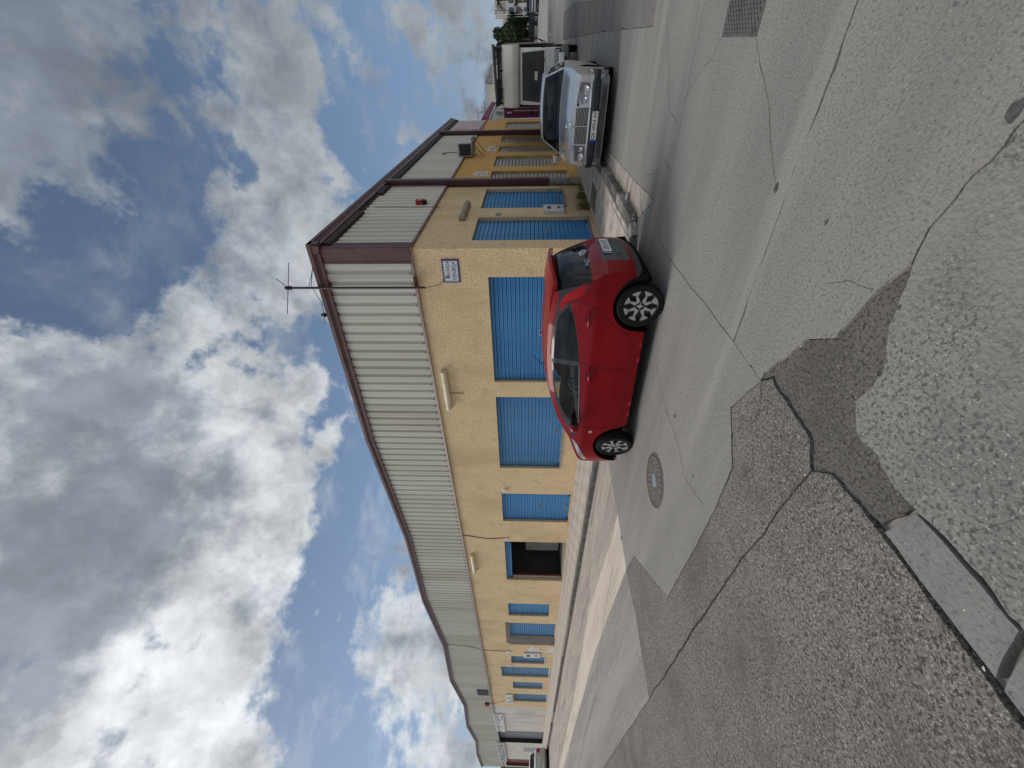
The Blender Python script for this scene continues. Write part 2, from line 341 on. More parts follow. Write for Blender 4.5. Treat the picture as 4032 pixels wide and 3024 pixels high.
def text(body, size, M, m, parent=None, name='lettering', align='CENTER', depth=.002, shear=0.0, sx=1.0, spacing=1.0):
    cu = bpy.data.curves.new(name, 'FONT'); cu.body = body; cu.size = size; cu.extrude = depth; cu.align_x = align; cu.align_y = 'CENTER'
    cu.shear = shear; cu.space_character = spacing; cu.materials.append(m)
    tmp = bpy.data.objects.new(name, cu); me = bpy.data.meshes.new_from_object(tmp); bpy.data.objects.remove(tmp)
    o = bpy.data.objects.new(name, me); COL.objects.link(o)
    o.matrix_world = M @ Matrix.Diagonal((sx, 1, 1, 1))
    if parent: o.parent = parent
    return o
def lerp(pts, x):
    if x <= pts[0][0]: return pts[0][1]
    for (a, b), (c, d) in zip(pts, pts[1:]):
        if x <= c: return b + (d-b)*(x-a)/(c-a)
    return pts[-1][1]
def smooth_curve(pts):
    # monotone-ish cubic through (x, value)
    n = len(pts); xs = [p[0] for p in pts]; ys = [p[1] for p in pts]; ms = []
    for i in range(n):
        if i == 0: ms.append((ys[1]-ys[0])/(xs[1]-xs[0]))
        elif i == n-1: ms.append((ys[-1]-ys[-2])/(xs[-1]-xs[-2]))
        else:
            a = (ys[i]-ys[i-1])/(xs[i]-xs[i-1]); b = (ys[i+1]-ys[i])/(xs[i+1]-xs[i])
            ms.append(0 if a*b <= 0 else 2*a*b/(a+b))
    def f(x):
        if x <= xs[0]: return ys[0]
        if x >= xs[-1]: return ys[-1]
        for i in range(n-1):
            if x <= xs[i+1]:
                h = xs[i+1]-xs[i]; t = (x-xs[i])/h
                return (2*t**3-3*t*t+1)*ys[i] + (t**3-2*t*t+t)*h*ms[i] + (-2*t**3+3*t*t)*ys[i+1] + (t**3-t*t)*h*ms[i+1]
    return f
# ------------------------------------------------------------------ the ground
ground = MB()
xs = [-400,-120,-60,-30,-12,0,12,30,60,120,400]; ys = [-300,-100,-40,-14,0,20,40,60,80,100,140,200,400]
def rise(y): return .0115*(min(y,110)-20) if y > 20 else 0.0
ground.add([(x, y, -.045 + rise(y)) for y in ys for x in xs], [(j*len(xs)+i, j*len(xs)+i+1, (j+1)*len(xs)+i+1, (j+1)*len(xs)+i) for j in range(len(ys)-1) for i in range(len(xs)-1)])
GR = tag(ground.out('ground', ROAD), 'grey asphalt and concrete yard around the warehouse', None, None, 'structure')
def wob(p, a):
    v = noise.noise_vector(Vector((p[0]*2.7, p[1]*2.7, 3.1))) + .5*noise.noise_vector(Vector((p[0]*9, p[1]*9, 7.7))) + .35*noise.noise_vector(Vector((p[0]*28, p[1]*28, 1.7)))
    return (p[0] + v.x*a, p[1] + v.y*a)
def densify(poly, step, closed=True):
    o = []
    for i in range(len(poly) if closed else len(poly)-1):
        a, b = poly[i], poly[(i+1) % len(poly)]; d = math.dist(a, b); st = step * max(1, min(30, min(math.dist(a, (3.4,-8.5)), math.dist(b, (3.4,-8.5)))/5)); k = max(1, int(d/st))
        o += [(a[0]+(b[0]-a[0])*j/k, a[1]+(b[1]-a[1])*j/k) for j in range(k)]
    if not closed: o.append(poly[-1])
    return o
def inset(poly, g):
    area = sum(a[0]*b[1]-b[0]*a[1] for a, b in zip(poly, poly[1:]+poly[:1]))
    s = 1 if area > 0 else -1; o = []
    for i, p in enumerate(poly):
        a, b = poly[i-1], poly[(i+1) % len(poly)]
        d = Vector((b[0]-a[0], b[1]-a[1]));
        if d.length < 1e-9: o.append(p); continue
        d.normalize(); o.append((p[0]-d.y*g*s, p[1]+d.x*g*s))
    return o
def slab(name, poly, m, top=0.0, gap=.0045, rough=.014, step=.04, thick=.05):
    P = inset([wob(p, rough) for p in densify(poly, step)], gap)
    return MB().prism(P, (top-thick, top), 'z').out(name, m, GR)
slab('concrete_slab', [(1.47,-5.68),(8,-5.5),(8,-3.0),(1.385,-3.18),(1.36,-3.64),(1.40,-4.51)], CONC)
slab('concrete_slab', [(1.48,-6.21),(1.47,-5.68),(8,-5.5),(8,-7.0),(3.12,-6.86),(2.75,-6.74),(2.6,-6.78),(2.47,-6.72),(2.08,-6.6),(1.98,-6.42),(1.63,-6.26)], CONC, rough=.035)
slab('concrete_slab', [(1.385,-3.18),(8,-3.0),(8,-1.05),(3.8,-1.09),(3.48,-1.09),(1.63,-1.27),(1.7,-2.69)], CONC)
slab('concrete_slab', [(1.63,-1.27),(3.48,-1.09),(3.48,3.4),(1.53,3.4),(1.53,1.65)], CONC)
slab('concrete_slab', [(1.53,3.4),(3.48,3.4),(3.4,12),(1.5,12)], CONC)
slab('concrete_slab', [(1.5,12),(3.4,12),(3.3,20),(1.5,20)], CONC2)
slab('asphalt_strip', [(3.48,-1.09),(3.8,-1.09),(4.4,12.5),(4.4,20),(3.3,20),(3.4,12),(3.48,3.4)], ASPHD, -.004, rough=.03)
slab('asphalt_lane', [(3.8,-1.09),(8,-1.05),(14,20),(4.4,20),(4.4,12.5)], ROAD, -.004)
gy = [(-2.0,-2.69),(-1.2,-1.27),(1.65,1.65),(6,6),(12,12),(20,20)]
gx = [1.70,1.63,1.53,1.52,1.5,1.5]
for i in range(5): slab('gutter_slab', [(1.255,gy[i][0]),(gx[i],gy[i][1]),(gx[i+1],gy[i+1][1]),(1.255,gy[i+1][0])], CONC2, -.003, .008, .012)
slab('concrete_slab', [(1.385,-3.18),(1.36,-3.64),(1.40,-4.51),(1.47,-5.68),(1.48,-6.21),(1.04,-6.0),(.68,-6.32),(.19,-6.38),(-1.7,-6.34),(-2.79,-5.26),(-3.45,-5.14),(-3.35,-4.16),(-3.3,-2.27),(.8,-2.27),(1.255,-2.0),(1.7,-2.69)], CONC)
slab('aggregate_slab', [(1.48,-6.21),(1.04,-6.0),(.68,-6.32),(.19,-6.38),(-1.7,-6.34),(-2.79,-5.26),(-3.5,-5.14),(-3.4,-5.86),(-3.5,-6.89),(-1.34,-6.87),(.22,-6.88),(.93,-6.92),(1.40,-6.92),(1.54,-6.81),(1.55,-6.69),(1.56,-6.3)], AGG, -.005, .007, .022)
slab('aggregate_slab', [(1.40,-6.92),(.93,-6.92),(.22,-6.88),(-3.5,-6.89),(-8,-6.91),(-30,-6.95),(-30,-14),(1.565,-14),(1.57,-8.15),(1.565,-7.6),(1.545,-7.3),(1.505,-7.03)], AGG, -.007, .008, .022)
slab('asphalt_strip', [(-3.5,-6.89),(-3.4,-5.86),(-3.5,-5.14),(-8,-4.93),(-20.6,-5.25),(-70,-5.5),(-70,-6.95),(-30,-6.95),(-8,-6.91)], AGG2, -.005, .004)
slab('asphalt_strip', [(-30,-6.95),(-70,-6.95),(-70,-14),(-30,-14)], AGG2, -.005, .004)
slab('concrete_strip', [(-3.45,-5.14),(-8,-4.93),(-20.6,-5.25),(-70,-5.5),(-70,-4.9),(-23.8,-4.8),(-13.4,-4.3),(-8.3,-3.8),(-4.6,-4.15),(-3.35,-4.16)], BEIGE, 0, .003)
slab('concrete_strip', [(-3.35,-4.16),(-4.6,-4.15),(-8.3,-3.8),(-13.4,-4.3),(-23.8,-4.8),(-70,-4.9),(-70,-2.27),(-3.3,-2.27)], CONC2, 0, .003)
slab('mortar_fill', [(1.48,-6.21),(1.63,-6.26),(1.98,-6.42),(2.08,-6.6),(2.47,-6.72),(2.6,-6.78),(2.34,-6.87),(2.13,-6.95),(1.92,-6.94),(1.8,-7.01),(1.81,-7.19),(1.79,-7.36),(1.80,-7.46),(1.57,-7.40),(1.53,-7.3),(1.49,-7.03),(1.40,-6.92),(1.54,-6.81),(1.55,-6.69),(1.56,-6.3)], FILL, -.020, .002, .035)
slab('kerb_slab', [(1.585,-7.44),(1.80,-7.48),(1.81,-7.66),(1.82,-7.95),(1.61,-8.02),(1.60,-7.82),(1.59,-7.61)], SMOOTH, .004, .004, .012, .04)
slab('kerb_slab', [(1.61,-8.05),(1.82,-7.98),(1.83,-14),(1.61,-14)], SMOOTH, .004, .004, .012, .04)
slab('aggregate_slab', [(2.6,-6.78),(2.75,-6.74),(3.12,-6.86),(8,-7),(8,-14),(1.83,-14),(1.82,-7.95),(1.81,-7.66),(1.80,-7.46),(1.79,-7.36),(1.81,-7.19),(1.8,-7.01),(1.92,-6.94),(2.13,-6.95),(2.34,-6.87)], COARSE, 0, .006, .035)
# hatched reinstatement patch with raised diagonal ribs
slab('hatched_patch', [(3.36,-3.81),(4.6,-3.70),(4.6,-4.5),(3.36,-4.53)], HATCH, .003, 0, .008)
hb = MB()
for k in range(-14, 30):
    a = 3.38 + k*.055
    for sgn in (1, -1):
        x0, x1 = a, a + .62
        if sgn < 0: x0, x1 = x1, x0
        p, q = Vector((x0, -4.49)), Vector((x1, -3.84)); t0 = 0.0; t1 = 1.0
        d = q - p
        for lim, s in ((3.375, 1), (4.55, -1)):
            if abs(d.x) > 1e-6:
                tt = (lim - p.x)/d.x
                if (d.x > 0) == (s > 0): t0 = max(t0, tt)
                else: t1 = min(t1, tt)
        if t1 <= t0: continue
        A_, B_ = p + d*t0, p + d*t1
        hb.tube([(A_.x, A_.y, .004), (B_.x, B_.y, .004)], .007, 4)
tag(hb.out('patch_rib', HATCH, GR), kind='stuff')
# cracks
def crack(pts, w, name='crack', z=.0025, m=None, amp=.02):
    P = [wob(p, amp) for p in densify(pts, .05, False)]; b = MB(); L = []; Rr = []
    for i, p in enumerate(P):
        a, c = P[max(i-1,0)], P[min(i+1,len(P)-1)]; d = Vector((c[0]-a[0], c[1]-a[1]))
        d = d.normalized() if d.length > 1e-9 else Vector((1,0)); ww = w*.68*(.35 + .9*abs(noise.noise(Vector((p[0]*6,p[1]*6,1)))))
        L.append((p[0]-d.y*ww, p[1]+d.x*ww, z)); Rr.append((p[0]+d.y*ww, p[1]-d.x*ww, z))
    n = len(P); b.add(L+Rr, [(i, i+1, n+i+1, n+i) for i in range(n-1)])
    return b.out(name, m or DIRT, GR)
for pts, w in [([(3.36,-3.81),(3.2,-3.66),(3.07,-3.38),(2.86,-3.14)],.005),([(3.36,-4.54),(3.16,-4.78),(2.99,-5.05),(2.79,-5.26),(2.63,-5.45),(2.59,-5.51)],.0042),
    ([(.11,-4.2),(-.05,-4.63),(-.08,-5.37),(-.2,-5.73),(-.02,-6.23)],.006),([(1.48,-6.22),(1.28,-6.33),(1.14,-6.31),(.93,-6.53),(.75,-6.47)],.007),
    ([(2.57,-4.64),(2.29,-4.61),(2.08,-4.62)],.003),([(3.57,-1.72),(2.71,-2.62),(2.61,-3.04)],.006),([(2.42,-6.67),(2.38,-6.5),(2.31,-6.36)],.003),
    ([(2.1,-7.07),(2.2,-7.1),(2.32,-7.15)],.003),([(.19,-6.49),(.21,-6.7),(.19,-6.87)],.006),([(2.22,-2.73),(2.14,-3.16)],.006),([(1.8,-1.91),(1.9,-2.18),(2.0,-2.56)],.006),
    ([(2.1,-7.7),(1.98,-7.68),(1.89,-7.64)],.002),([(1.66,-1.85),(1.45,-2.03),(1.4,-2.12),(1.4,-2.45)],.010),([(-3.3,-2.6),(-5.5,-3.2),(-8.2,-3.3)],.008),
    ([(-4.5,-4.6),(-6.5,-4.9),(-9,-5.6),(-16,-6.3),(-26,-6.6)],.012),([(1.25,-1.2),(1.63,-1.27)],.012),([(1.3,-6.9),(1.08,-6.92)],.004),([(1.38,.2),(1.45,1.3),(1.4,2.2)],.008),
    ([(1.35,-.4),(1.4,.1)],.012),([(4.46,13.5),(4.09,12.1)],.03)]: crack(pts, w)
def stain(pts, name='stain', z=.0035): return MB().add([(*wob(p,.02), z) for p in densify(pts,.03)], [tuple(range(len(densify(pts,.03))))]).out(name, TARM, GR)
TARM = mat('tar_spot', (.10,.095,.09), .7, (.06,.056,.053), 30)
for cx, cy, r in [(2.58,-5.51,.03),(2.56,-6.14,.016),(3.15,-6.80,.035),(2.43,-6.85,.013),(-.01,-5.88,.018),(.09,-5.13,.03),(-3.4,-4.6,.04)]:
    stain([(cx+r*math.cos(t)*(1+.3*math.sin(3*t+cx)), cy+r*.8*math.sin(t)) for t in [k*math.pi/6 for k in range(12)]])
# loose dirt and white scraps along the broken edge
gb = MB(); wb = MB()
EDGE_ = [(1.63,-6.26),(1.98,-6.42),(2.08,-6.6),(2.47,-6.72),(2.6,-6.78),(2.34,-6.87),(2.13,-6.95),(1.92,-6.94),(1.8,-7.01),(1.81,-7.19),(1.79,-7.36),(1.80,-7.46)]
def grain(b, x, y, z, r):
    ps = [(x+random.uniform(-r,r), y+random.uniform(-r,r), z+random.uniform(0,r)) for _ in range(4)]; b.add(ps, [(0,1,2),(0,2,3),(0,3,1),(1,3,2)])
for k in range(420):
    y = random.uniform(-10.5,-7.05); x = 1.57 + random.gauss(0,.016) - (.04 if y > -7.3 else 0); grain(gb, x, y, -.006, random.uniform(.002,.007))
for k in range(260):
    t = random.random(); grain(gb, 1.5 + random.gauss(0,.035), -6.75 - t*.5, -.012, random.uniform(.002,.006))
for k in range(500):
    grain(gb, random.uniform(-8,1.5) if random.random()<.5 else 1.25+random.gauss(0,.02), 0, 0, 0) if False else grain(gb, 1.275+abs(random.gauss(0,.03)), random.uniform(-2,3), .0, random.uniform(.004,.012))
tag(gb.out('loose_dirt', DIRT), 'dark brown grit and soil caught in the broken joints', None, None, 'stuff')
for k in range(46):
    x, y = random.choice([(random.gauss(1.62,.06), random.uniform(-8.4,-7.4)), (random.uniform(-1,1.5), random.uniform(-8.2,-6.4)), (random.uniform(1.65,1.8), random.uniform(-7.9,-7.5)), (random.uniform(1.6,2.4), random.uniform(-7,-6.3))])
    grain(wb, x, y, .004, random.uniform(.003,.009))
tag(wb.out('white_scraps', FLECK), 'small white flecks scattered on the rough ground', None, None, 'stuff')

cb_ = MB()
for a, c in zip(EDGE_, EDGE_[1:]):
    for k in range(int(math.dist(a,c)*90)):
        t_ = random.random(); grain(cb_, a[0]+(c[0]-a[0])*t_+random.gauss(0,.018), a[1]+(c[1]-a[1])*t_+random.gauss(0,.018), -.014, random.uniform(.003,.011))
tag(cb_.out('loose_crumbs', SMOOTH), 'grey concrete crumbs along the broken edges of the mortar patch', None, None, 'stuff')

# pavement with kerb stones
side = MB(); side.box(-62.5,.98,-2.10,.0,-.04,.105); side.box(.985,1.08,-1.95,45,-.04,.105); side.box(0.0,.98,.005,45,-.04,.105)
SW = tag(side.out('pavement', PAVE), 'worn raised pavement along both walls of the warehouse', None, None, 'structure')
tile = MB(); x = .95
def tiles(x0, x1, y0, y1, nx, ny, m=PAVE):
    w, h = (x1-x0)/nx, (y1-y0)/ny; me = MB().cbox(-w/2+.004, w/2-.004, -h/2+.004, h/2-.004, -.02, .012, .004).mesh('paving_tile', m)
    for i in range(nx):
        for j in range(ny):
            o = link('paving_tile', me, SW, (x0+(i+.5)*w, y0+(j+.5)*h, .105 + random.uniform(-.003,.003))); o.rotation_euler = (random.uniform(-.004,.004), random.uniform(-.004,.004), 0)
tiles(-19.0, .97, -2.09, -.02, 25, 3); tiles(-62.4, -19.0, -2.09, -.02, 27, 1); tiles(.02, 1.07, .02, 14.4, 2, 24)
tiles(.98, 1.07, -1.94, .0, 1, 4)
kmats = [KERB, KERB, KERB, KERBL]
def kerb(x0, y0, x1, y1, drop=0.0, m=None):
    d = Vector((x1-x0, y1-y0)); L = d.length; b = MB().cbox(.004, L-.004, -.085, .085, -.06, .12-drop, .012)
    for i, v in enumerate(b.v):
        b.v[i] = (v[0] + .006*noise.noise(Vector((v[0]*9+x0, v[1]*9+y0, v[2]*9))), v[1] + .008*noise.noise(Vector((v[0]*7+x0*3, v[1]*9+5, v[2]*9))), v[2])
    o = b.out('kerb_stone', m or random.choice(kmats), SW, loc=(x0, y0, 0)); o.rotation_euler = (random.uniform(-.02,.02), 0, math.atan2(d.y, d.x)); return o
x = .70; k = 0
while x > -62:
    st = .78 if k % 3 else .82
    # the kerb runs low or broken away in places
    dr = .05 if -16.8 < x < -12.5 else (.09 if -29 < x < -25.5 else random.uniform(0,.012))
    kerb(x-st, -2.19, x, -2.19, dr, KERB); x -= st; k += 1
kerb(.98, -2.10, .70, -2.19, .01, KERB); kerb(1.12,-1.92,.98,-2.10, .02, KERBL); 
y = -1.92; k = 0
while y < 40:
    st = .6 if k % 2 else .68; kerb(1.165, y+st, 1.165, y, random.uniform(0,.03), KERBL if k % 3 == 1 else KERB); y += st; k += 1
kr = MB()
for k in range(26): grain(kr, 1.18+random.gauss(0,.05), -1.95+random.gauss(0,.10), .05, random.uniform(.02,.05))
tag(kr.out('kerb_rubble', KERBL, SW), kind='stuff')
def grate(cx, cy, w, h):
    t = thing('drain_grate', None, 'grate', (cx, cy, .118))
    MB().box(-w/2,w/2,-h/2,h/2,-.03,-.012).out('pit', DARK, t)
    f = MB(); f.box(-w/2,w/2,-h/2,-h/2+.03,-.01,.006).box(-w/2,w/2,h/2-.03,h/2,-.01,.006).box(-w/2,-w/2+.03,-h/2+.03,h/2-.03,-.01,.006).box(w/2-.03,w/2,-h/2+.03,h/2-.03,-.01,.006)
    f.out('frame', IRON, t); n = int(h/.05); bar = MB().box(-w/2+.03,w/2-.03,-.013,.013,-.01,.004).mesh('bar', IRON)
    for i in range(n-1): link('bar', bar, t, (0, -h/2+.03+(i+.5)*(h-.06)/(n-1), 0))
    return t
tag(grate(.42,2.05,.52,.86), 'wide slotted iron drain grate in the pavement below the shorter blue shutter')
tag(grate(.45,-1.15,.26,.42), 'small slotted iron grate in the pavement close behind the red car')

# manhole cover in the roadway
mh = thing('manhole_cover', 'round iron manhole cover with worn blue centre in the road ahead of the red car', 'manhole', (-1.07,-5.13,0))
MB().lathe([(.36,.001),(.36,.006),(.335,.007),(.335,-.004),(.325,-.004),(.325,.006),(.0,.006)], n=40).out('cover_plate', IRON, mh)
MB().lathe([(.337,.003),(.337,.0065),(.323,.0065),(.323,.003)], n=40).out('rim_gap', DARK, mh)
st = MB()
for r, n_, w, h in [(.30,30,.030,.016),(.262,26,.026,.016),(.225,22,.028,.016),(.187,18,.028,.015),(.15,14,.03,.015),(.115,11,.03,.014)]:
    for i in range(n_):
        a = 2*math.pi*i/n_ + r*9; b = MB().box(-h/2,h/2,-w/2,w/2,.006,.012); b.xf(Matrix.Rotation(a,4,'Z') @ Matrix.Translation((r,0,0)) @ Matrix.Rotation(.7*(-1)**i,4,'Z')); st.add(b.v,b.f)
tag(st.out('tread_stud', IRON, mh), kind='stuff')
MB().lathe([(.085,.006),(.08,.011),(.0,.012)], n=24).out('centre_plate', mat('worn_blue_iron',(.25,.25,.26),.6,(.19,.25,.31),9), mh)
MB().lathe([(.315,.006),(.315,.011),(.306,.011),(.306,.006)], n=40).out('raised_ring', IRON, mh)

# ------------------------------------------------------------------ warehouse
WH = thing('warehouse', 'long tan stucco warehouse with ribbed pale cladding and blue roller shutters', 'warehouse', (0,0,0))
WH['kind'] = 'thing'
def fa(s, z, d): return (s, d, z)          # long wall: s along x, d = depth into the building
def fb(s, z, d): return (-d, s, z)         # end wall: s along y
def wall(name, fr, s0, s1, z0, z1, ops, m, depth=.14, rm=None):
    S = sorted(set([s0, s1] + [v for o in ops for v in (o[0], o[1]) if s0 < v < s1])); Z = sorted(set([z0, z1] + [v for o in ops for v in (o[2], o[3]) if z0 < v < z1]))
    b = MB()
    for a, c in zip(S, S[1:]):
        for e, g in zip(Z, Z[1:]):
            ms, mz = (a+c)/2, (e+g)/2
            if any(o[0] < ms < o[1] and o[2] < mz < o[3] for o in ops): continue
            b.add([fr(a,e,0), fr(c,e,0), fr(c,g,0), fr(a,g,0)], [(0,1,2,3)])
    o = b.out(name, m, WH)
    for q in ops:
        r = MB()
        a, c, e, g = q[:4]; dd = q[4] if len(q) > 4 else depth
        r.add([fr(a,e,0),fr(a,g,0),fr(a,g,dd),fr(a,e,dd)],[(0,1,2,3)]); r.add([fr(c,e,0),fr(c,g,0),fr(c,g,dd),fr(c,e,dd)],[(0,1,2,3)])
        r.add([fr(a,g,0),fr(c,g,0),fr(c,g,dd),fr(a,g,dd)],[(0,1,2,3)]); r.add([fr(a,e,0),fr(c,e,0),fr(c,e,dd),fr(a,e,dd)],[(0,1,2,3)])
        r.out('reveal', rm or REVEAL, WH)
    return o
# openings on the long wall (x0,x1,z0,z1)
OPA = [(-3.65,-.65,.16,2.56),(-7.25,-4.19,.62,2.555),(-10.34,-8.635,.17,2.558),(-15.0,-11.78,.13,2.555),(-18.85,-17.425,.57,2.565),(-21.72,-19.76,.17,2.56),
       (-25.93,-24.69,.535,2.575),(-28.5,-26.6,.206,3.25),(-31.08,-29.615,.52,2.57),(-34.25,-32.34,.16,2.555)]
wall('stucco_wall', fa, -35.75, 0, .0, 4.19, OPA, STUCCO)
OPG = [(-48.5,-43.7,.05,4.15,.9),(-61.0,-56.9,.05,3.9,.5)]
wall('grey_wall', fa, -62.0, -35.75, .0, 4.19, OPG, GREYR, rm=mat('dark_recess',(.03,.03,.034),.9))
OPB1 = [(.46,1.99,.23,2.925),(2.72,4.53,.70,2.93)]
wall('stucco_wall', fb, 0, 4.88, .0, 4.19, OPB1, STUCCO)
OPB2 = [(5.3,6.72,.36,2.915),(7.38,9.05,.78,2.92),(9.76,10.95,.25,2.905),(11.78,13.25,.25,2.91),(15.53,17.5,.25,2.9)]
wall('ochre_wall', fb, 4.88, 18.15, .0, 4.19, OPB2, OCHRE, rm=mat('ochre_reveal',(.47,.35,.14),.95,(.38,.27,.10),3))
# solid body behind the walls so no light leaks, split round the open store room
core = MB(); core.box(-62,-15.6,1.0,17.9,0,5.6); core.box(-11.3,-.25,.5,17.9,0,5.6); core.box(-15.6,-11.3,6.0,17.9,0,5.6); core.box(-62,-61.9,.03,1.0,0,4.1); core.box(-62,-.2,17.9,18.1,0,5.8)
core.out('core', DARK, WH)
# roller shutters: slats one by one
def shutter(fr, op, m, ztop=None, zbot=None, depth=.10, pitch=.1, handle=None, cover=None, gap=.007):
    a, c, e, g = op[:4]; e2 = e if zbot is None else zbot; w = c - a - .02; n = max(1, int(round((g-e2)/pitch))); p = (g-e2)/n
    # slat profile: flat face with a rolled groove at the seam and a thin mid groove
    prof = [(gap,.026),(gap+.002,.006),(gap+.009,.0),(p*.60,-.003),(p*.63,.010),(p*.69,.010),(p*.72,-.002),(p-.010,.0),(p-.004,.008),(p-.002,.026)]
    b = MB(); vs = [fr(s, z, depth+d) for z, d in prof for s in (-w/2, w/2)]
    b.add(vs, [(2*i,2*i+1,2*i+3,2*i+2) for i in range(len(prof)-1)]); me = b.mesh('slat', m)
    door = bpy.data.objects.new('roller_shutter', None); COL.objects.link(door); door.parent = WH; door.location = fr((a+c)/2, e2, 0)
    for i in range(n): link('slat', me, door, fr(0, i*p, random.uniform(-.0015,.0015)))
    for s in (-w/2-.008, w/2-.008):
        q = [fr(s+ds, z, depth-.004+dd) for z in (0, g-e2) for ds, dd in ((0,0),(.016,0),(.016,.03),(0,.03))]
        MB().add(q, [(0,1,5,4),(1,2,6,5),(2,3,7,6),(3,0,4,7)]).out('guide_rail', DARK if m is not GREYSH else GREYSH, door)
    q = [fr(s, z, depth+.03) for s in (-w/2-.01, w/2+.01) for z in (0, g-e2)]; MB().add(q, [(0,1,3,2)]).out('back_sheet', DARK, door)
    if handle is not None:
        for hs, hz in handle:
            q = MB(); P = [fr(hs+ds, hz+dz, depth+dd) for dd in (-.012,.0) for ds, dz in ((-.09,-.035),(.09,-.035),(.09,.035),(-.09,.035))]
            q.add(P, [(0,1,2,3),(0,1,5,4),(1,2,6,5),(2,3,7,6),(3,0,4,7)]); q.out('lock_plate', STEEL, door)
            q = MB(); P = [fr(hs+ds, hz+dz, depth-.03) for ds, dz in ((-.05,-.012),(.05,-.012),(.05,.012),(-.05,.012))] + [fr(hs+ds, hz+dz, depth-.012) for ds, dz in ((-.05,-.012),(.05,-.012),(.05,.012),(-.05,.012))]
            q.add(P, [(0,1,2,3),(0,1,5,4),(1,2,6,5),(2,3,7,6),(3,0,4,7)]); q.out('handle', BLACK, door)
    for s in (-w/2+.12, w/2-.12):
        q = MB(); P = [fr(s+ds, dz, depth+dd) for dd in (-.05,-.005) for ds, dz in ((-.05,.0),(.05,.0),(.04,.06),(-.04,.06))]
        q.add(P, [(0,1,2,3),(0,1,5,4),(1,2,6,5),(2,3,7,6),(3,0,4,7)]); q.out('floor_lock', BLACK, door)
    return door
def sill(fr, op, m=WHITE, t=.03, proud=.03):
    a, c, e, g = op[:4]; P = [fr(s, z, d) for z in (e, e+t) for s, d in ((a,-proud),(c,-proud),(c,.10),(a,.10))]
    MB().add(P, [(0,1,2,3),(4,5,6,7),(0,1,5,4),(1,2,6,5),(2,3,7,6),(3,0,4,7)]).out('sill', m, WH)
HND = {1: [(0.1,.22)], 2: [(0,1.05),(.05,.12)], 0: [(0,1.2)]}
for i, op in enumerate(OPA):
    if i == 3: continue
    shutter(fa, op, (BLUE, BLUE2)[i % 2] if i < 6 else BLUEFAR, handle=HND.get(i), gap=.007 if i < 3 else (.014 if i < 6 else .022), pitch=.1 if i < 3 else .115)
    if i in (1, 6, 8, 9, 7): sill(fa, op, STEEL if i == 1 else WHITE)
shutter(fa, OPA[3], BLUE, zbot=2.30)                       # rolled up over the open store room
shutter(fb, OPB1[0], BLUE, handle=[(.0,.98)]); shutter(fb, OPB1[1], BLUE, handle=[(.2,.12)]); sill(fb, OPB1[0], STEEL); sill(fb, OPB1[1], STEEL)
for i, op in enumerate(OPB2): shutter(fb, op, GREYSH, gap=.020, pitch=.125)
sill(fb, OPB2[1], OCHRE, .05, .10); sill(fb, OPB2[0], OCHRE, .05, .12)
# dark painted surround of one far shutter, white patch of paint, grey workshop door, red door
def panel(fr, s0, s1, z0, z1, d0, d1, m, name, parent=WH):
    P = [fr(s, z, d) for d in (d0, d1) for s, z in ((s0,z0),(s1,z0),(s1,z1),(s0,z1))]
    return MB().add(P, [(0,1,2,3),(4,5,6,7),(0,1,5,4),(1,2,6,5),(2,3,7,6),(3,0,4,7)]).out(name, m, parent)
SMOKE = mat('dark_render', (.20,.175,.16), .95, (.13,.115,.105), 2.5, bump=.5, bscale=40)
panel(fa, -22.75, -21.73, .13, 2.62, -.012, .02, SMOKE, 'dark_render_strip'); panel(fa, -22.6, -19.72, 2.565, 2.78, -.010, .02, SMOKE, 'dark_render_strip')
WP = MB()
for s, z0, z1, w in [(-23.62,.9,1.62,.75),(-23.75,.10,.95,.38),(-23.45,.08,.45,.5),(-23.5,1.2,1.5,1.0)]:
    WP.add([fa(s+dx, z, -.003-.0004*w) for dx, z in ((-w/2,z0),(w/2,z0+.05),(w/2-.05,z1),(-w/2+.08,z1-.03))], [(0,1,2,3)])
WP.out('white_paint_patch', WHITE, WH)
panel(fa, -48.4, -43.75, .05, 4.12, .32, .38, mat('grey_steel_door',(.20,.205,.225),.5,(.14,.145,.16),1.5,(1,1,.3)), 'steel_door')
panel(fa, -60.9, -56.95, .05, 3.85, .25, .30, mat('red_door',(.22,.05,.045),.5,(.17,.04,.035),2), 'red_door')
panel(fa, -60.995, -60.95, .06, 3.85, .01, .25, MATS['red_door'], 'door_jamb')
panel(fa, -52.6, -50.6, .35, 1.9, -.008, .02, STEEL, 'grey_patch')

# ribbed cladding sheets
ROOF = [(.157,6.36),(-5.9,6.59),(-11.6,6.44),(-17.2,6.66),(-23.1,6.42),(-29.4,6.77),(-35.5,6.43),(-42.1,6.81),(-48.3,6.5),(-54.5,6.87),(-61.8,6.86)]
RP = [(-a, b) for a, b in ROOF]
def zroof(x): return lerp(RP, -x)
PIT = .266
def sheet(fr, s_start, n, zb, ztop, m, sgn, d0=0.0):
    b = MB(); pts = []
    for k in range(n):
        s = k*PIT
        for ds, d in ((0,0),(.055,-.0),(.060,-.004),(.066,0),(.095,0),(.100,-.004),(.106,0),(.160,0),(.180,.045),(.246,.045)): pts.append((s+ds, d))
    pts.append((n*PIT, 0)); V = []
    for s, d in pts:
        ss = s_start + sgn*s; V += [fr(ss, zb(ss), d+d0), fr(ss, ztop(ss), d+d0)]
    b.add(V, [(2*i,2*i+1,2*i+3,2*i+2) for i in range(len(pts)-1)]); return b.out('cladding_sheet', m, WH)
s = -.30
while s > -61.6:
    n = min(4, max(1, int((s+61.9)/PIT))); sheet(fa, s, n, lambda q: 4.21, lambda q: zroof(q) - .20, random.choice(CLADS), -1, -.03); s -= n*PIT
def ztB(y): return 6.36 - .36*(y+.12)/18.2
s = .22
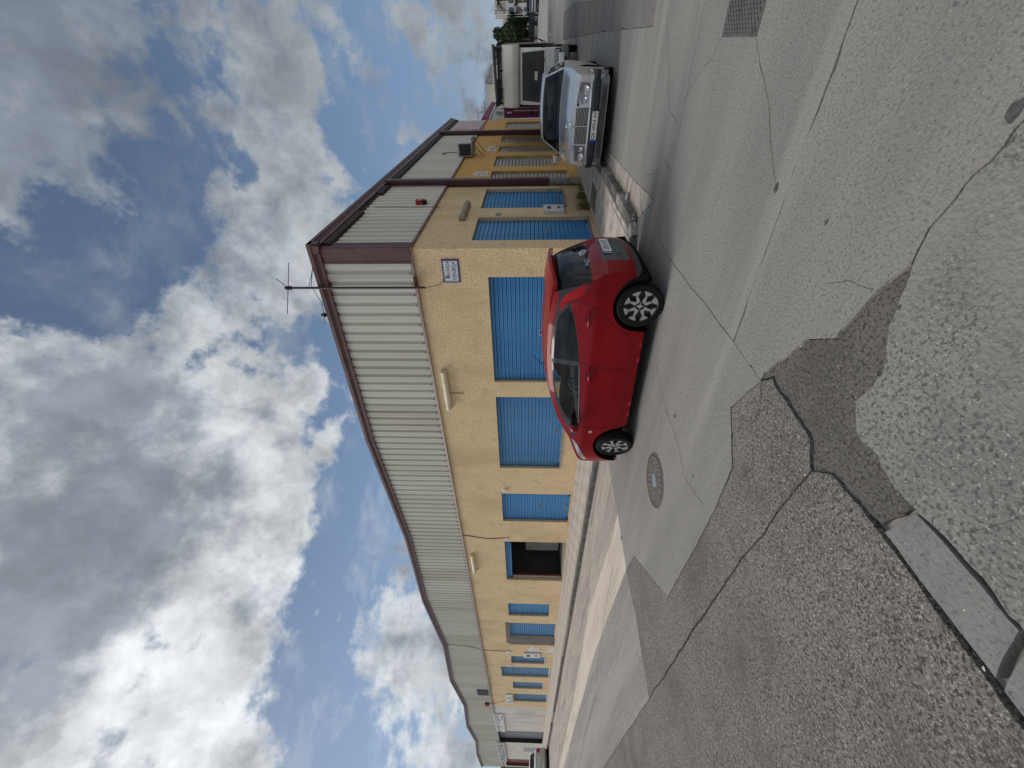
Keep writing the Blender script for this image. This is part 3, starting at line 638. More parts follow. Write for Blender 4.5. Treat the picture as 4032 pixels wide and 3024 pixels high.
while s < 18.0:
    n = min(4, max(1, int((18.1-s)/PIT))); sheet(fb, s, n, lambda q: 4.19-.0077*q, lambda q: ztB(q)-.20, CLADB, 1, -.03); s += n*PIT
# maroon corner trim with pressed ribs
ct = MB(); prof = [(-.31,-.055),(-.27,-.055),(-.26,-.045),(-.17,-.045),(-.16,-.06),(-.02,-.06),(.04,-.06),(.06,-.05),(.06,.02),(.05,.04),(.05,.12),(.06,.13),(.06,.23),(.03,.23)]
ct.add([(x, y, z) for x, y in prof for z in (4.20, 6.2)], [(2*i,2*i+1,2*i+3,2*i+2) for i in range(len(prof)-1)]); ct.out('corner_trim', MAROON, WH)
# drip flashing under the cladding
fl = MB(); fl.prism([(-.055,4.165),(-.015,4.165),(.0,4.235),(-.03,4.235)], (-61.8,.05), 'x')
fl.out('flashing', FLASH, WH)
fl = MB(); P = []
for y in (-.06, 18.15):
    z = 4.18-.0077*y
    P += [(.06,y,z-.03),(.01,y,z-.03),(.0,y,z+.035),(.035,y,z+.035)]
fl.add(P, [(0,1,5,4),(1,2,6,5),(2,3,7,6),(3,0,4,7),(0,1,2,3),(4,5,6,7)]).out('flashing', FLASH, WH)
# fascia following the pitched roofs, in pressed-metal lengths
def fasc(p, q):
    (x0,z0),(x1,z1) = p, q; n = max(1, int(abs(x1-x0)/3.0)); 
    for k in range(n):
        a, c = x0+(x1-x0)*k/n, x0+(x1-x0)*(k+1)/n; za, zc_ = z0+(z1-z0)*k/n, z0+(z1-z0)*(k+1)/n
        if k == 0 or True: c2 = c + .004
        prof = [(-.135,0),(-.12,0),(.06,-.005),(.06,-.23),(-.085,-.23),(-.085,-.225),(-.085,-.145),(-.105,-.125),(-.105,-.10),(-.135,-.085)]
        b = MB(); m_ = len(prof); b.add([(a, y, za+z) for y, z in prof]+[(c2, y, zc_+z) for y, z in prof], [(i,(i+1)%m_,(i+1)%m_+m_,i+m_) for i in range(m_)]+[tuple(range(m_)), tuple(range(2*m_-1,m_-1,-1))])
        b.out('fascia', MAROON, WH)
for p, q in zip(ROOF, ROOF[1:]): fasc(p, q)
for k in range(6):
    a, c = -.12+k*18.25/6, -.12+(k+1)*18.25/6-.004; prof = [(.157,0),(.14,0),(-.05,-.005),(-.05,-.22),(-.0,-.22),(.0,-.25),(.115,-.25),(.115,-.245),(.115,-.15),(.135,-.13),(.135,-.10),(.157,-.085)]
    b = MB(); m_ = len(prof); b.add([(x, a, ztB(a)+z) for x, z in prof]+[(x, c, ztB(c)+z) for x, z in prof], [(i,(i+1)%m_,(i+1)%m_+m_,i+m_) for i in range(m_)]+[tuple(range(m_)), tuple(range(2*m_-1,m_-1,-1))])
    b.out('gutter_fascia', MAROON, WH)
# dark box gutter hanging below the eave, broken through near the middle
def gutter(y0, y1):
    b = MB(); P = []
    for y in (y0, y1):
        z = ztB(y)-.26; P += [(.03,y,z),(.10,y,z),(.10,y,z-.16),(.03,y,z-.18)]
    b.add(P, [(0,1,5,4),(1,2,6,5),(2,3,7,6),(3,0,4,7),(0,1,2,3),(4,5,6,7)]); b.out('box_gutter', SOFFIT, WH)
gutter(.1, 2.3); gutter(3.9, 4.74); gutter(5.02, 13.5); gutter(13.75, 17.9)
b = MB()
for k in range(7): b.box(.045,.07, 2.35+k*.22, 2.35+k*.22+.13, ztB(2.5)-.36, ztB(2.5)-.27)
b.out('broken_gutter', SOFFIT, WH)
# pitched roofs behind the parapet
rf = MB(); P = []
for x, z in ROOF: P += [(x if x < 0 else .0, .06, z-.05), (x if x < 0 else .0, 18.1, z-.35)]
rf.add(P, [(2*i,2*i+1,2*i+3,2*i+2) for i in range(len(ROOF)-1)]); rf.out('roof', mat('roof_sheet',(.40,.40,.38),.6), WH)
panel(fa, -62.0,-61.8,0,6.8,.0,18,GREYR,'end_wall'); MB().box(-.3,.0,18.15,18.2,0,5.95).out('end_wall', OCHRE, WH)
# steel columns of the end wall on short concrete pipes
for y in (4.78, 13.42):
    zt = ztB(y)-.25; cb = MB(); cb.box(.14,.21,y,y+.20,1.08,zt); cb.box(.012,.139,y+.075,y+.125,1.08,zt); cb.box(.0,.01,y,y+.20,1.08,zt)
    cb.box(.139,.141,y-.0,y+.2,1.1,zt); c = cb.out('column', MAROON, WH)
    MB().lathe([(.10,.12),(.10,.80),(.115,.80),(.115,.88),(.10,.88),(.10,1.08),(.0,1.08)], (.11,y+.10,0), n=16).out('pipe_base', KERBL, WH, smooth=40)
# screws along the foot of the cladding
me = MB().lathe([(.016,0),(.013,-.014),(.0,-.016)], axis='y', n=8).mesh('screw', BLACK)
k = 0
x = -.55
while x > -9: link('screw', me, WH, (x, -.032, 4.275)); x -= PIT; k += 1
me2 = MB()
for q in range(90): x -= PIT; me2.box(x-.014,x+.014,-.042,-.03,4.265,4.29)
tag(me2.out('screw', BLACK, WH), kind='stuff')
# interior of the open store room
room = MB(); x0, x1 = -15.55,-11.35
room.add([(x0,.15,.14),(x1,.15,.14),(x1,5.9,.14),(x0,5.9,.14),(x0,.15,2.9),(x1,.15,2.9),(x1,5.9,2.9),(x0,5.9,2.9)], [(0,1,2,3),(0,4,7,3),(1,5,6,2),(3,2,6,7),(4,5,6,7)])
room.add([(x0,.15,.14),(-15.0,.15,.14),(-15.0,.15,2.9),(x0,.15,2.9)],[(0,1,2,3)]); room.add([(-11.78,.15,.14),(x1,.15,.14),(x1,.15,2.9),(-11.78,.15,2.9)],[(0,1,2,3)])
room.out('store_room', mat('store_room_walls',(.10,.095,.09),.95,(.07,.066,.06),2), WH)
MB().box(-14.98,-11.8,.15,1.5,.141,.155).out('threshold_slab', CONC2, WH)
MB().box(-14.96,-14.86,.13,.20,.17,2.28).out('door_post', mat('white_chipped',(.62,.58,.56),.7,(.30,.26,.24),8), WH)
MB().box(-14.85,-14.80,.15,.20,.17,2.28).out('door_post', mat('dark_red_post',(.16,.03,.03),.6), WH)
t = tag(MB().box(-14.05,-13.15,.90,.925,.30,1.72).out('chipboard_panel', WOODG), 'grey chipboard sheet standing inside the open store room', 'board')
cols = [(.30,.06,.05),(.42,.38,.34),(.03,.04,.20),(.35,.12,.08),(.45,.42,.38),(.12,.10,.20)]
for i, (x, y, z, w, h) in enumerate([(-14.2,1.9,.16,.34,.28),(-13.9,2.1,.16,.30,.40),(-14.55,1.8,.16,.30,.24),(-13.9,2.1,.56,.26,.20),(-14.2,1.9,.44,.28,.22),(-14.62,2.3,.16,.3,.5)]):
    lab = ['red carton on the store room floor, left of the tallest pile','pale grey carton at the bottom of the right pile in the store room','small dark blue carton nearest the door post in the store room','rust coloured carton on top of the pale grey carton','cream carton lying on the red carton in the store room','violet carton at the back corner of the store room'][i]
    q = thing('carton', lab, 'carton', (x,y,z), random.uniform(-.3,.3), 'cartons piled in the open store room')
    cm = mat('carton_%d' % i, cols[i], .8)
    MB().cbox(-w/2,w/2,-w/2,w/2,0,h,.01).out('box', cm, q); MB().box(-w/2-.002,w/2+.002,-.02,.02,h-.08,h+.003).out('tape', LAMPC, q)

# ------------------------------------------------------------------ things fixed to the walls
def FA(s, z, d): return Matrix(((1,0,0,s),(0,0,-1,d),(0,1,0,z),(0,0,0,1)))          # local x right, y up, z outward
def FB(s, z, d): return Matrix(((0,0,1,d),(1,0,0,s),(0,1,0,z),(0,0,0,1)))
def at(name, label, cat, M, group=None):
    o = thing(name, label, cat, (0,0,0), 0, group); o.matrix_world = M; return o
# street name plaque
sg = at('street_sign', 'white enamel street name plaque with navy border near the corner', 'sign', FA(-.50,3.37,-.012))
MB().cbox(-.27,.27,-.19,.19,-.01,.008,.004).out('plate', NAVY, sg); MB().box(-.238,.238,-.158,.158,.008,.011).out('face', ENAMEL, sg)
ln = MB(); ln.box(-.224,.224,.142,.146,.0111,.012).box(-.224,.224,-.146,-.142,.0111,.012).box(-.224,-.220,-.146,.146,.0111,.012).box(.220,.224,-.146,.146,.0111,.012); ln.out('border_line', NAVY, sg)
def lt(p, body, size, x, y, z, m=TXT, **k): 
    o = text(body, size, Matrix.Identity(4), m, None, **k); sx = k.get('sx', 1.0); o.parent = p; o.location = (x, y, z); o.scale = (sx,1,1); o.rotation_euler = (0,0,0); return o
lt(sg, 'RONDA', .115, .065, .055, .012, NAVY, sx=.82, depth=.001); lt(sg, 'FUENGIROLA', .13, 0, -.075, .012, NAVY, sx=.53, depth=.001)
cr = MB(); cr.prism([(-.165,.10),(-.115,.10),(-.112,.055),(-.14,.02),(-.168,.055)], (.011,.013), 'z'); cr.out('crest', mat('crest_brown',(.12,.08,.06),.6), sg)
cr = MB(); cr.prism([(-.165,.105),(-.172,.13),(-.155,.118),(-.14,.136),(-.125,.118),(-.108,.13),(-.115,.105)], (.011,.013), 'z'); cr.out('crest_crown', TXT, sg)
# tube lamps
def lamp(M, L, label, m=LAMPC):
    o = at('wall_lamp', label, 'lamp', M, 'tube lamps on the warehouse walls')
    b = MB().lathe([(.0,-L/2),(.055,-L/2),(.075,-L/2+.015),(.075,L/2-.015),(.055,L/2),(0,L/2)], axis='x', n=14); b.v = [(x,y*1.05,z+.055) for x,y,z in b.v]; b.out('diffuser', m, o, smooth=40)
    MB().box(-L/2+.05,L/2-.05,-.04,.04,-.01,.03).out('back_plate', STEEL, o); 
    for s in (-1,1): MB().box(s*L/2*.97-.012,s*L/2*.97+.012,-.078,.078,-.004,.06).out('end_cap', m, o)
    return o
lamp(FA(-3.93,3.88,-.01), 1.37, 'long cream tube lamp above the two wide blue shutters'); lamp(FA(-13.5,3.91,-.01), 1.45, 'cream tube lamp above the open store room')
lamp(FB(2.35,3.30,.01), 1.25, 'weathered grey tube lamp above the shutters of the end wall', mat('lamp_grey',(.36,.31,.23),.7,(.27,.23,.17),7))
b = MB(); b.tube([(-4.05,-.02,3.80),(-4.05,-.015,3.52),(-4.06,-.02,3.42)],.008); tag(b.out('lamp_cable', BLACK), 'short dark cable hanging below the long tube lamp', 'cable')
# small junction boxes
def jbox(M, w, h, label, m=WHITE):
    o = at('junction_box', label, 'box', M, 'small boxes on the walls'); MB().cbox(-w/2,w/2,-h/2,h/2,-.005,.05,.008).out('case', m, o); MB().box(-w/2+.015,w/2-.015,-h/2+.015,h/2-.015,.05,.056).out('lid', m, o); return o
jbox(FA(-8.42,2.43,-.002), .14, .12, 'small white box right of the tall blue shutter at wall centre'); jbox(FA(-11.55,2.47,-.002), .13, .12, 'small white box right of the open store room')
jbox(FB(2.18,2.44,.002), .12, .13, 'small grey box between the two blue shutters of the end wall', STEEL); jbox(FA(-23.9,2.72,-.002), .30, .22, 'cream box on the cable above the white paint patch', PAPER)
jbox(FA(-26.35,2.62,-.002), .16, .14, 'tiny white box right of the tallest far shutter')
# meter cabinets
def cabinet(M, w, h, label, group='meter cabinets'):
    o = at('meter_cabinet', label, 'cabinet', M, group); MB().cbox(-w/2,w/2,-h/2,h/2,-.01,.07,.008).out('case', mat('cabinet_cream',(.60,.57,.52),.6,(.50,.47,.42),6), o)
    MB().box(-w/2+.04,w/2-.04,-.0,h/2-.03,.0705,.078).out('door', WHITE, o)
    for q in (-.11,.11): MB().box(q*w-.05*w/.5,q*w+.05*w/.5,h*.12,h*.32,.0785,.082).out('window', GREYP, o)
    MB().box(-w/2+.04,w/2-.04,-h/2+.03,-.015,.0705,.078).out('door', PAPER, o)
    sc = MB()
    for k in range(5): sc.tube([(-.15*w+k*.07*w, -h*.34+.03*math.sin(k*2.2), .079),(-.1*w+k*.07*w,-h*.2+.05*math.sin(k*1.7+1),.079),(-.05*w+k*.06*w,-h*.3,.079)],.006,4)
    sc.out('scrawl', TXT, o); return o
cabinet(FB(2.46,1.04,.002), .56, .53, 'cream meter cabinet with two dark windows between the blue end wall shutters')
cabinet(FA(-24.3,1.35,-.002), .75, .95, 'scrawled cream meter cabinet beside the white paint patch')
# posters on the end wall
for y, z, w, h, lab in [(6.35,3.26,.55,.42,'pale pink printed notice right of the first column'),(10.4,3.18,.95,.32,'red and white notice above the middle grey shutter'),(10.95,3.02,.4,.16,'small pink notice below the red and white notice'),(7.25,2.5,.0,.0,'')]:
    if not w: continue
    o = at('notice', lab, 'notice', FB(y,z,.003), 'printed notices on the ochre wall'); MB().box(-w/2,w/2,-h/2,h/2,0,.006).out('sheet', PAPER, o)
    for k in range(4): MB().box(-w*.42,w*(.42-.1*(k%2)),h*(.30-.2*k)-.018,h*(.30-.2*k)+.018,.0062,.008).out('print_line', mat('print_red',(.55,.20,.22),.8) if k % 2 == 0 else GREYP, o)
o = at('notice', 'faded magenta banner on the cladding at the far end of the end wall', 'notice', FB(16.2,4.75,.045)); MB().box(-1.25,1.25,-.62,.70,0,.01).out('sheet', mat('faded_banner',(.58,.50,.50),.8,(.52,.36,.42),1.6), o)
# alarm sirens
o = at('alarm_siren', 'red alarm siren with dark lower lens on the end wall cladding', 'alarm', FB(3.02,4.53,.03)); 
MB().prism([(-.075,-.02),(.075,-.02),(.085,.10),(.06,.165),(-.06,.165),(-.085,.10)], (.0,.12), 'z').out('case', mat('alarm_red',(.38,.02,.025),.4), o)
MB().prism([(-.075,-.022),(.075,-.022),(.05,-.11),(.0,-.13),(-.05,-.11)], (.0,.11), 'z').out('lens', BLACK, o); MB().box(-.05,.05,.04,.07,.1202,.124).out('label_strip', WHITE, o)
tag(MB().tube([(.04,2.78,5.75),(.045,2.76,5.2),(.04,2.74,4.5),(.045,2.72,4.12),(.03,2.74,4.02)],.008).out('alarm_cable', BLACK), 'thin dark cable running down the cladding beside the red siren', 'cable')
o = at('alarm_siren', 'small dark red siren far along the long wall cladding', 'alarm', FA(-34.9,4.62,-.04)); MB().cbox(-.22,.22,-.14,.14,0,.16,.04).out('case', mat('alarm_dark',(.16,.02,.02),.5), o); MB().box(-.12,.12,-.18,-.141,.02,.12).out('lens', BLACK, o)
# louvre vent in the cladding
o = at('louvre_vent', 'dark louvred vent in the pale cladding of the long wall', 'vent', FA(-32.1,4.75,-.05)); MB().box(-.62,.62,-.39,.39,-.01,.03).out('frame', GREYP, o)
for k in range(7): MB().box(-.56,.56,-.34+k*.1,-.28+k*.1,.031,.05).out('blade', BLACK, o)
# signs
o = at('shop_sign', 'white sign with round emblem above the last blue shutter', 'sign', FA(-33.5,2.90,-.06)); MB().cbox(-1.12,1.12,-.24,.24,-.05,.03,.01).out('panel', WHITE, o)
lt(o,'Taller',.20,.35,.10,.031,GREYP,sx=1.1); lt(o,'AUTO',.2,.35,-.11,.031,GREYP,sx=1.3); MB().lathe([(.0,.0),(.10,.0)],(-.62,-.06,.034),n=20).out('emblem', GREYP, o); MB().lathe([(.05,.0),(.085,.0)],(-.38,-.08,.034),n=20).out('emblem', BLACK, o); MB().box(-.85,-.68,.06,.17,.031,.034).out('mark', GREYP, o)
o = at('shop_sign', 'long white sign lettered in grey high on the bare grey wall', 'sign', FA(-40.8,3.88,-.06)); MB().cbox(-2.9,2.9,-.38,.38,-.05,.03,.01).out('panel', WHITE, o)
lt(o,'RECAMBIOS Y ACCESORIOS',.46,.0,.14,.031,GREYP,sx=.98); lt(o,'para su coche',.2,-1.2,-.16,.031,GREYP); MB().box(1.0,1.5,-.10,-.02,.031,.034).out('print_line', GREYP, o); MB().box(1.4,2.6,-.28,-.20,.031,.034).out('print_line', GREYP, o)
o = at('shop_sign', 'grey panel sign reading MALOYA beside the dark doorway', 'sign', FA(-53.1,4.12,-.08)); MB().cbox(-4.8,4.8,-.40,.40,-.06,.04,.02).out('panel', mat('sign_grey',(.50,.51,.52),.5,(.44,.45,.46),2), o)
lt(o,'MALOYA',.80,.0,-.02,.041,TXT,sx=2.55,shear=.12)
# cables on the long wall
for pts, lab in [([(-11.5,-.012,2.53),(-11.6,-.012,3.2),(-11.35,-.015,4.15)],'thin cable rising from the white box by the open store room'),
                 ([(-23.9,-.012,2.83),(-23.8,-.012,4.1),(-23.1,-.07,4.9),(-22.9,-.07,6.2)],'slack cable crossing the cladding above the white paint patch'),
                 ([(-33.9,-.012,3.1),(-34.9,-.012,3.9),(-34.9,-.06,4.5)],'cable from the white emblem sign up to the small siren'),
                 ([(-24.4,-.06,4.15),(-28,-.08,3.98),(-31.5,-.07,4.15)],'cable sagging below the flashing over the far shutters'),
                 ([(-55.5,-.10,6.75),(-55.3,-.2,6.3),(-58.5,-.12,5.9)],'dark cable looping at the far end of the roof')]:
    tag(MB().tube(pts,.012,5).out('wall_cable', BLACK), lab, 'cable', 'cables on the long wall')
# antenna mast standing proud of the long wall
AD = (.42,.42,.02)
am = thing('antenna_mast', 'dark antenna mast with three whip rods clamped to the long wall', 'antenna', (-.82,-.16,3.96))
MB().tube([(0,0,0),(0,0,3.06)],.028,10).out('pole', mat('mast_brown',(.05,.035,.032),.6), am, smooth=40); MB().lathe([(.0,3.04),(.045,3.04),(.045,3.16),(.02,3.2),(.0,3.2)], n=10).out('hub', BLACK, am)
for d in (AD, (-AD[0],-AD[1],-AD[2]),(.05,.35,.42)): MB().tube([(0,0,3.12),(d[0],d[1],3.12+d[2])],.008,5).out('rod', BLACK, am)
for z in (.22,2.2): MB().box(-.03,.03,.0,.16,z-.03,z+.03).out('bracket', RUST, am)
MB().box(.06,.20,.04,.16,.20,.25).out('bracket', RUST, am)
tag(MB().tube([(-.82,-.15,3.95),(-.83,-.05,3.75),(-.80,-.02,3.62),(-.66,-.02,3.52),(-.6,-.02,3.50)],.006,5).out('aerial_cable', BLACK), 'thin aerial lead looping from the mast foot to the street sign', 'cable')
tag(MB().tube([(-.82,-.19,6.6),(-.5,-.20,6.42),(-.35,-.16,6.36),(-.75,-.22,6.5),(-1.2,-.19,6.40),(-1.75,-.16,6.52)],.007,5).out('aerial_cable', BLACK), 'aerial lead draped over the fascia beside the mast', 'cable')
tag(MB().lathe([(.03,0),(.06,.04),(.03,.12),(.0,.13)],(-1.55,-.10,6.45),n=10).out('cable_insulator', BLACK), 'small dark insulator on the roof edge left of the mast', 'insulator')
# air conditioner on the end wall
ac = at('air_conditioner', 'boxy white window air conditioner on a rusty bracket over the ochre wall', 'air conditioner', FB(9.2,4.0,.04))
MB().cbox(-.42,.42,-.20,.34,0,.46,.015).out('case', mat('ac_white',(.56,.56,.54),.5,(.44,.43,.40),5), ac)
MB().box(-.428,-.421,-.16,.28,.04,.42).out('grille', BLACK, ac)
for k in range(9): MB().box(-.434,-.4285,-.15+k*.048,-.13+k*.048,.04,.42).out('louvre', GREYP, ac)
br = MB(); br.tube([(-.40,-.21,0),(-.40,-.21,.62)],.02,4).tube([(.40,-.21,0),(.40,-.21,.62)],.02,4).tube([(-.40,-.21,.55),(.40,-.21,.55)],.02,4).tube([(-.40,-.21,.5),(-.40,-.6,0)],.015,4).tube([(.40,-.21,.5),(.40,-.6,0)],.015,4); br.out('bracket', RUST, ac)
tag(MB().tube([(.1,9.0,4.25),(.16,9.0,4.6),(.12,9.1,4.95),(.05,9.2,5.0),(.06,9.4,4.9)],.012,5).out('ac_cable', BLACK), 'black cable looping up the cladding from the air conditioner', 'cable')
jb = jbox(FB(11.3,4.15,.002), .22, .26, 'cream box right of the air conditioner', PAPER)
# weeds at the foot of the end wall
def weed(x, y, s, n, lab):
    b = MB()
    for k in range(n):
        a = random.uniform(0, 6.28); l = s*random.uniform(.5,1.1); d = Vector((abs(math.cos(a))*.6, math.sin(a), 0)); p = Vector((random.gauss(0,.03), random.gauss(0,.08), 0))
        q = p + d*l*.25 + Vector((0,0,l*.7)); r = p + d*l*.6 + Vector((0,0,l*.95)); w = Vector((-d.y, d.x, 0))*.006
        b.add([p-w,p+w,q+w*.8,q-w*.8,r], [(0,1,2,3),(3,2,4)])
    t = thing('weed_tuft', lab, 'weed', (x,y,.115), 0, 'weeds at the foot of the end wall'); b.out('blades', WEED, t)
for y, s, n, lab in ((2.55,.42,60,'largest weed tuft, under the cream meter cabinet on the end wall'),(2.85,.30,40,'weed tuft at the edge of the shorter blue shutter, beside the largest one'),(3.4,.34,46,'leafy weed tuft below the middle of the shorter blue shutter'),
    (3.75,.26,34,'small weed tuft under the right half of the shorter blue shutter'),(4.15,.22,26,'low weed tuft nearer the maroon column'),(4.5,.2,22,'smallest weed tuft, right at the concrete base of the column')): weed(.05, y, s, n, lab)
# ------------------------------------------------------------------ vehicles
def inpoly(p, poly):
    x, y = p; r = False; n = len(poly); j = n-1
    for i in range(n):
        xi, yi = poly[i]; xj, yj = poly[j]
        if (yi > y) != (yj > y) and x < (xj-xi)*(y-yi)/(yj-yi)+xi: r = not r
        j = i
    return r
def spline2(pts, n=6):
    # Catmull-Rom through 2-D points (open)
    P = [pts[0]] + list(pts) + [pts[-1]]; o = []
    for i in range(1, len(P)-2):
        p0, p1, p2, p3 = (Vector(q) for q in P[i-1:i+3])
        for k in range(n):
            t = k/n; o.append(tuple(.5*((2*p1)+(p2-p0)*t+(2*p0-5*p1+4*p2-p3)*t*t+(3*p1-p0-3*p2+p3)*t**3)))
    o.append(tuple(pts[-1])); return o
def regions(outline, regs, step=.07, gs=.075):
    # split a 2-D outline into named regions; returns {name: (verts2d, tris)}
    V = []; E = []
    def addp(poly):
        k = len(V); q = []
        for i in range(len(poly)):
            a, b = poly[i], poly[(i+1) % len(poly)]; m = max(1, int(math.dist(a,b)/step)); q += [(a[0]+(b[0]-a[0])*j/m, a[1]+(b[1]-a[1])*j/m) for j in range(m)]
        V.extend(Vector(p) for p in q); n = len(q); E.extend((k+i, k+(i+1) % n) for i in range(n))
    addp(outline)
    for _, poly in regs: addp(poly)
    xs = [p[0] for p in outline]; ys = [p[1] for p in outline]
    x = min(xs)
    while x < max(xs):
        y = min(ys)
        while y < max(ys):
            if inpoly((x,y), outline): V.append(Vector((x+random.uniform(-.004,.004), y+random.uniform(-.004,.004))))
            y += gs
        x += gs
    res = delaunay_2d_cdt(V, E, [], 0, 1e-4); v, f = res[0], res[2]; D = {}
    for t in f:
        c = ((v[t[0]][0]+v[t[1]][0]+v[t[2]][0])/3, (v[t[0]][1]+v[t[1]][1]+v[t[2]][1])/3)
        if not inpoly(c, outline): continue
        nm = 'body'
        for r, poly in regs:
            if inpoly(c, poly): nm = r; break
        D.setdefault(nm, []).append(t)
    return v, D
def arc(cx, cz, r, a0, a1, n=16): return [(cx+r*math.cos(math.radians(a0+(a1-a0)*i/n)), cz+r*math.sin(math.radians(a0+(a1-a0)*i/n))) for i in range(n+1)]
def wheel(root, x, y, r, w, side, style, steer=0.0):
    e = bpy.data.objects.new('wheel', None); COL.objects.link(e); e.parent = root; e.location = (x, y, r); e.rotation_euler = (0, 0, steer)
    s = side   # +1: outer face towards +y
    rr = r*.735
    t = MB().lathe([(rr,-w/2),(r*.93,-w/2),(r*.985,-w/2+.02),(r,-w/2+.045),(r,w/2-.045),(r*.985,w/2-.02),(r*.93,w/2),(rr+.02,w/2),(rr,w/2-.012),(rr,-w/2)], axis='y', n=40)
    t.out('tyre', TYRE, e, smooth=50)
    o = s*(w/2-.02)
    b = MB().lathe([(rr+.001,s*(w/2-.006)),(rr-.012,o),(rr*.93,o-s*.05),(rr*.5,o-s*.06),(0,o-s*.06)], axis='y', n=32); b.out('rim', RIMB if style == 'sport' else STEEL, e, smooth=50)
    def spoke(poly, d0=-.045, d1=0.0): return [ (px_, o+s*dd, pz_) for dd in (d0, d1) for px_, pz_ in poly]
    if style == 'sport':
        # eight arms in four V pairs, each ending in a bright triangle at the rim
        k = MB(); dk = MB()
        for q in range(4):
            for h in (-1, 1):
                a = math.radians(45+90*q) ; b_ = a + h*math.radians(22.5); hub = rr*.23
                P = lambda rad, ang: (rad*math.cos(ang), rad*math.sin(ang))
                root_ = P(rr*.25, a); in2 = P(rr*.36, a)
                tip = b_; mid = rr*.68
                arm = [root_, P(rr*.31, a+h*.65), P(mid+.006, tip+.05*h), P(mid+.006, tip-.07*h), in2]
                tri = [P(mid-.01, tip), P(rr*.975, tip+.30), P(rr*.99, tip+.15), P(rr*.995, tip), P(rr*.99, tip-.15), P(rr*.975, tip-.30)]
                for pl in (arm, tri):
                    n_ = len(pl); k.add(spoke(pl), [tuple(range(n_)), tuple(range(2*n_-1,n_-1,-1))]+[(i,(i+1)%n_,(i+1)%n_+n_,i+n_) for i in range(n_)])
        k.out('spokes', RIMS, e); dk.lathe([(rr*.24,o-s*.05),(rr*.24,o-s*.012),(0,o-s*.01)], axis='y', n=20).out('hub', RIMB, e)
        c = MB().lathe([(rr*.115,o-s*.012),(rr*.115,o-s*.004),(rr*.10,o-s*.002),(rr*.10,o-s*.006),(0,o-s*.006)], axis='y', n=20); c.out('hub_cap', RIMS, e)
        for q in range(4): a = math.radians(90*q); MB().lathe([(.009,o-s*.012),(.008,o-s*.002),(0,o-s*.002)], (rr*.19*math.cos(a),0,rr*.19*math.sin(a)), 'y', 8).out('bolt', RIMS, e)
    else:
        for q in range(12):
            a = 2*math.pi*q/12; P = lambda rad, ang: (rad*math.cos(ang), rad*math.sin(ang)); pl = [P(rr*.3,a-.18),P(rr*.95,a-.10),P(rr*.95,a+.10),P(rr*.3,a+.18)]
            b = MB(); b.add(spoke(pl,-.02,0), [(0,1,2,3),(4,5,6,7),(0,1,5,4),(1,2,6,5),(2,3,7,6),(3,0,4,7)]); b.out('spoke', RIMS if style == 'alloy' else STEEL, e)
        MB().lathe([(rr*.34,o-s*.03),(rr*.32,o+s*.004),(0,o+s*.008)], axis='y', n=20).out('hub_cap', RIMS, e, smooth=40)
    return e
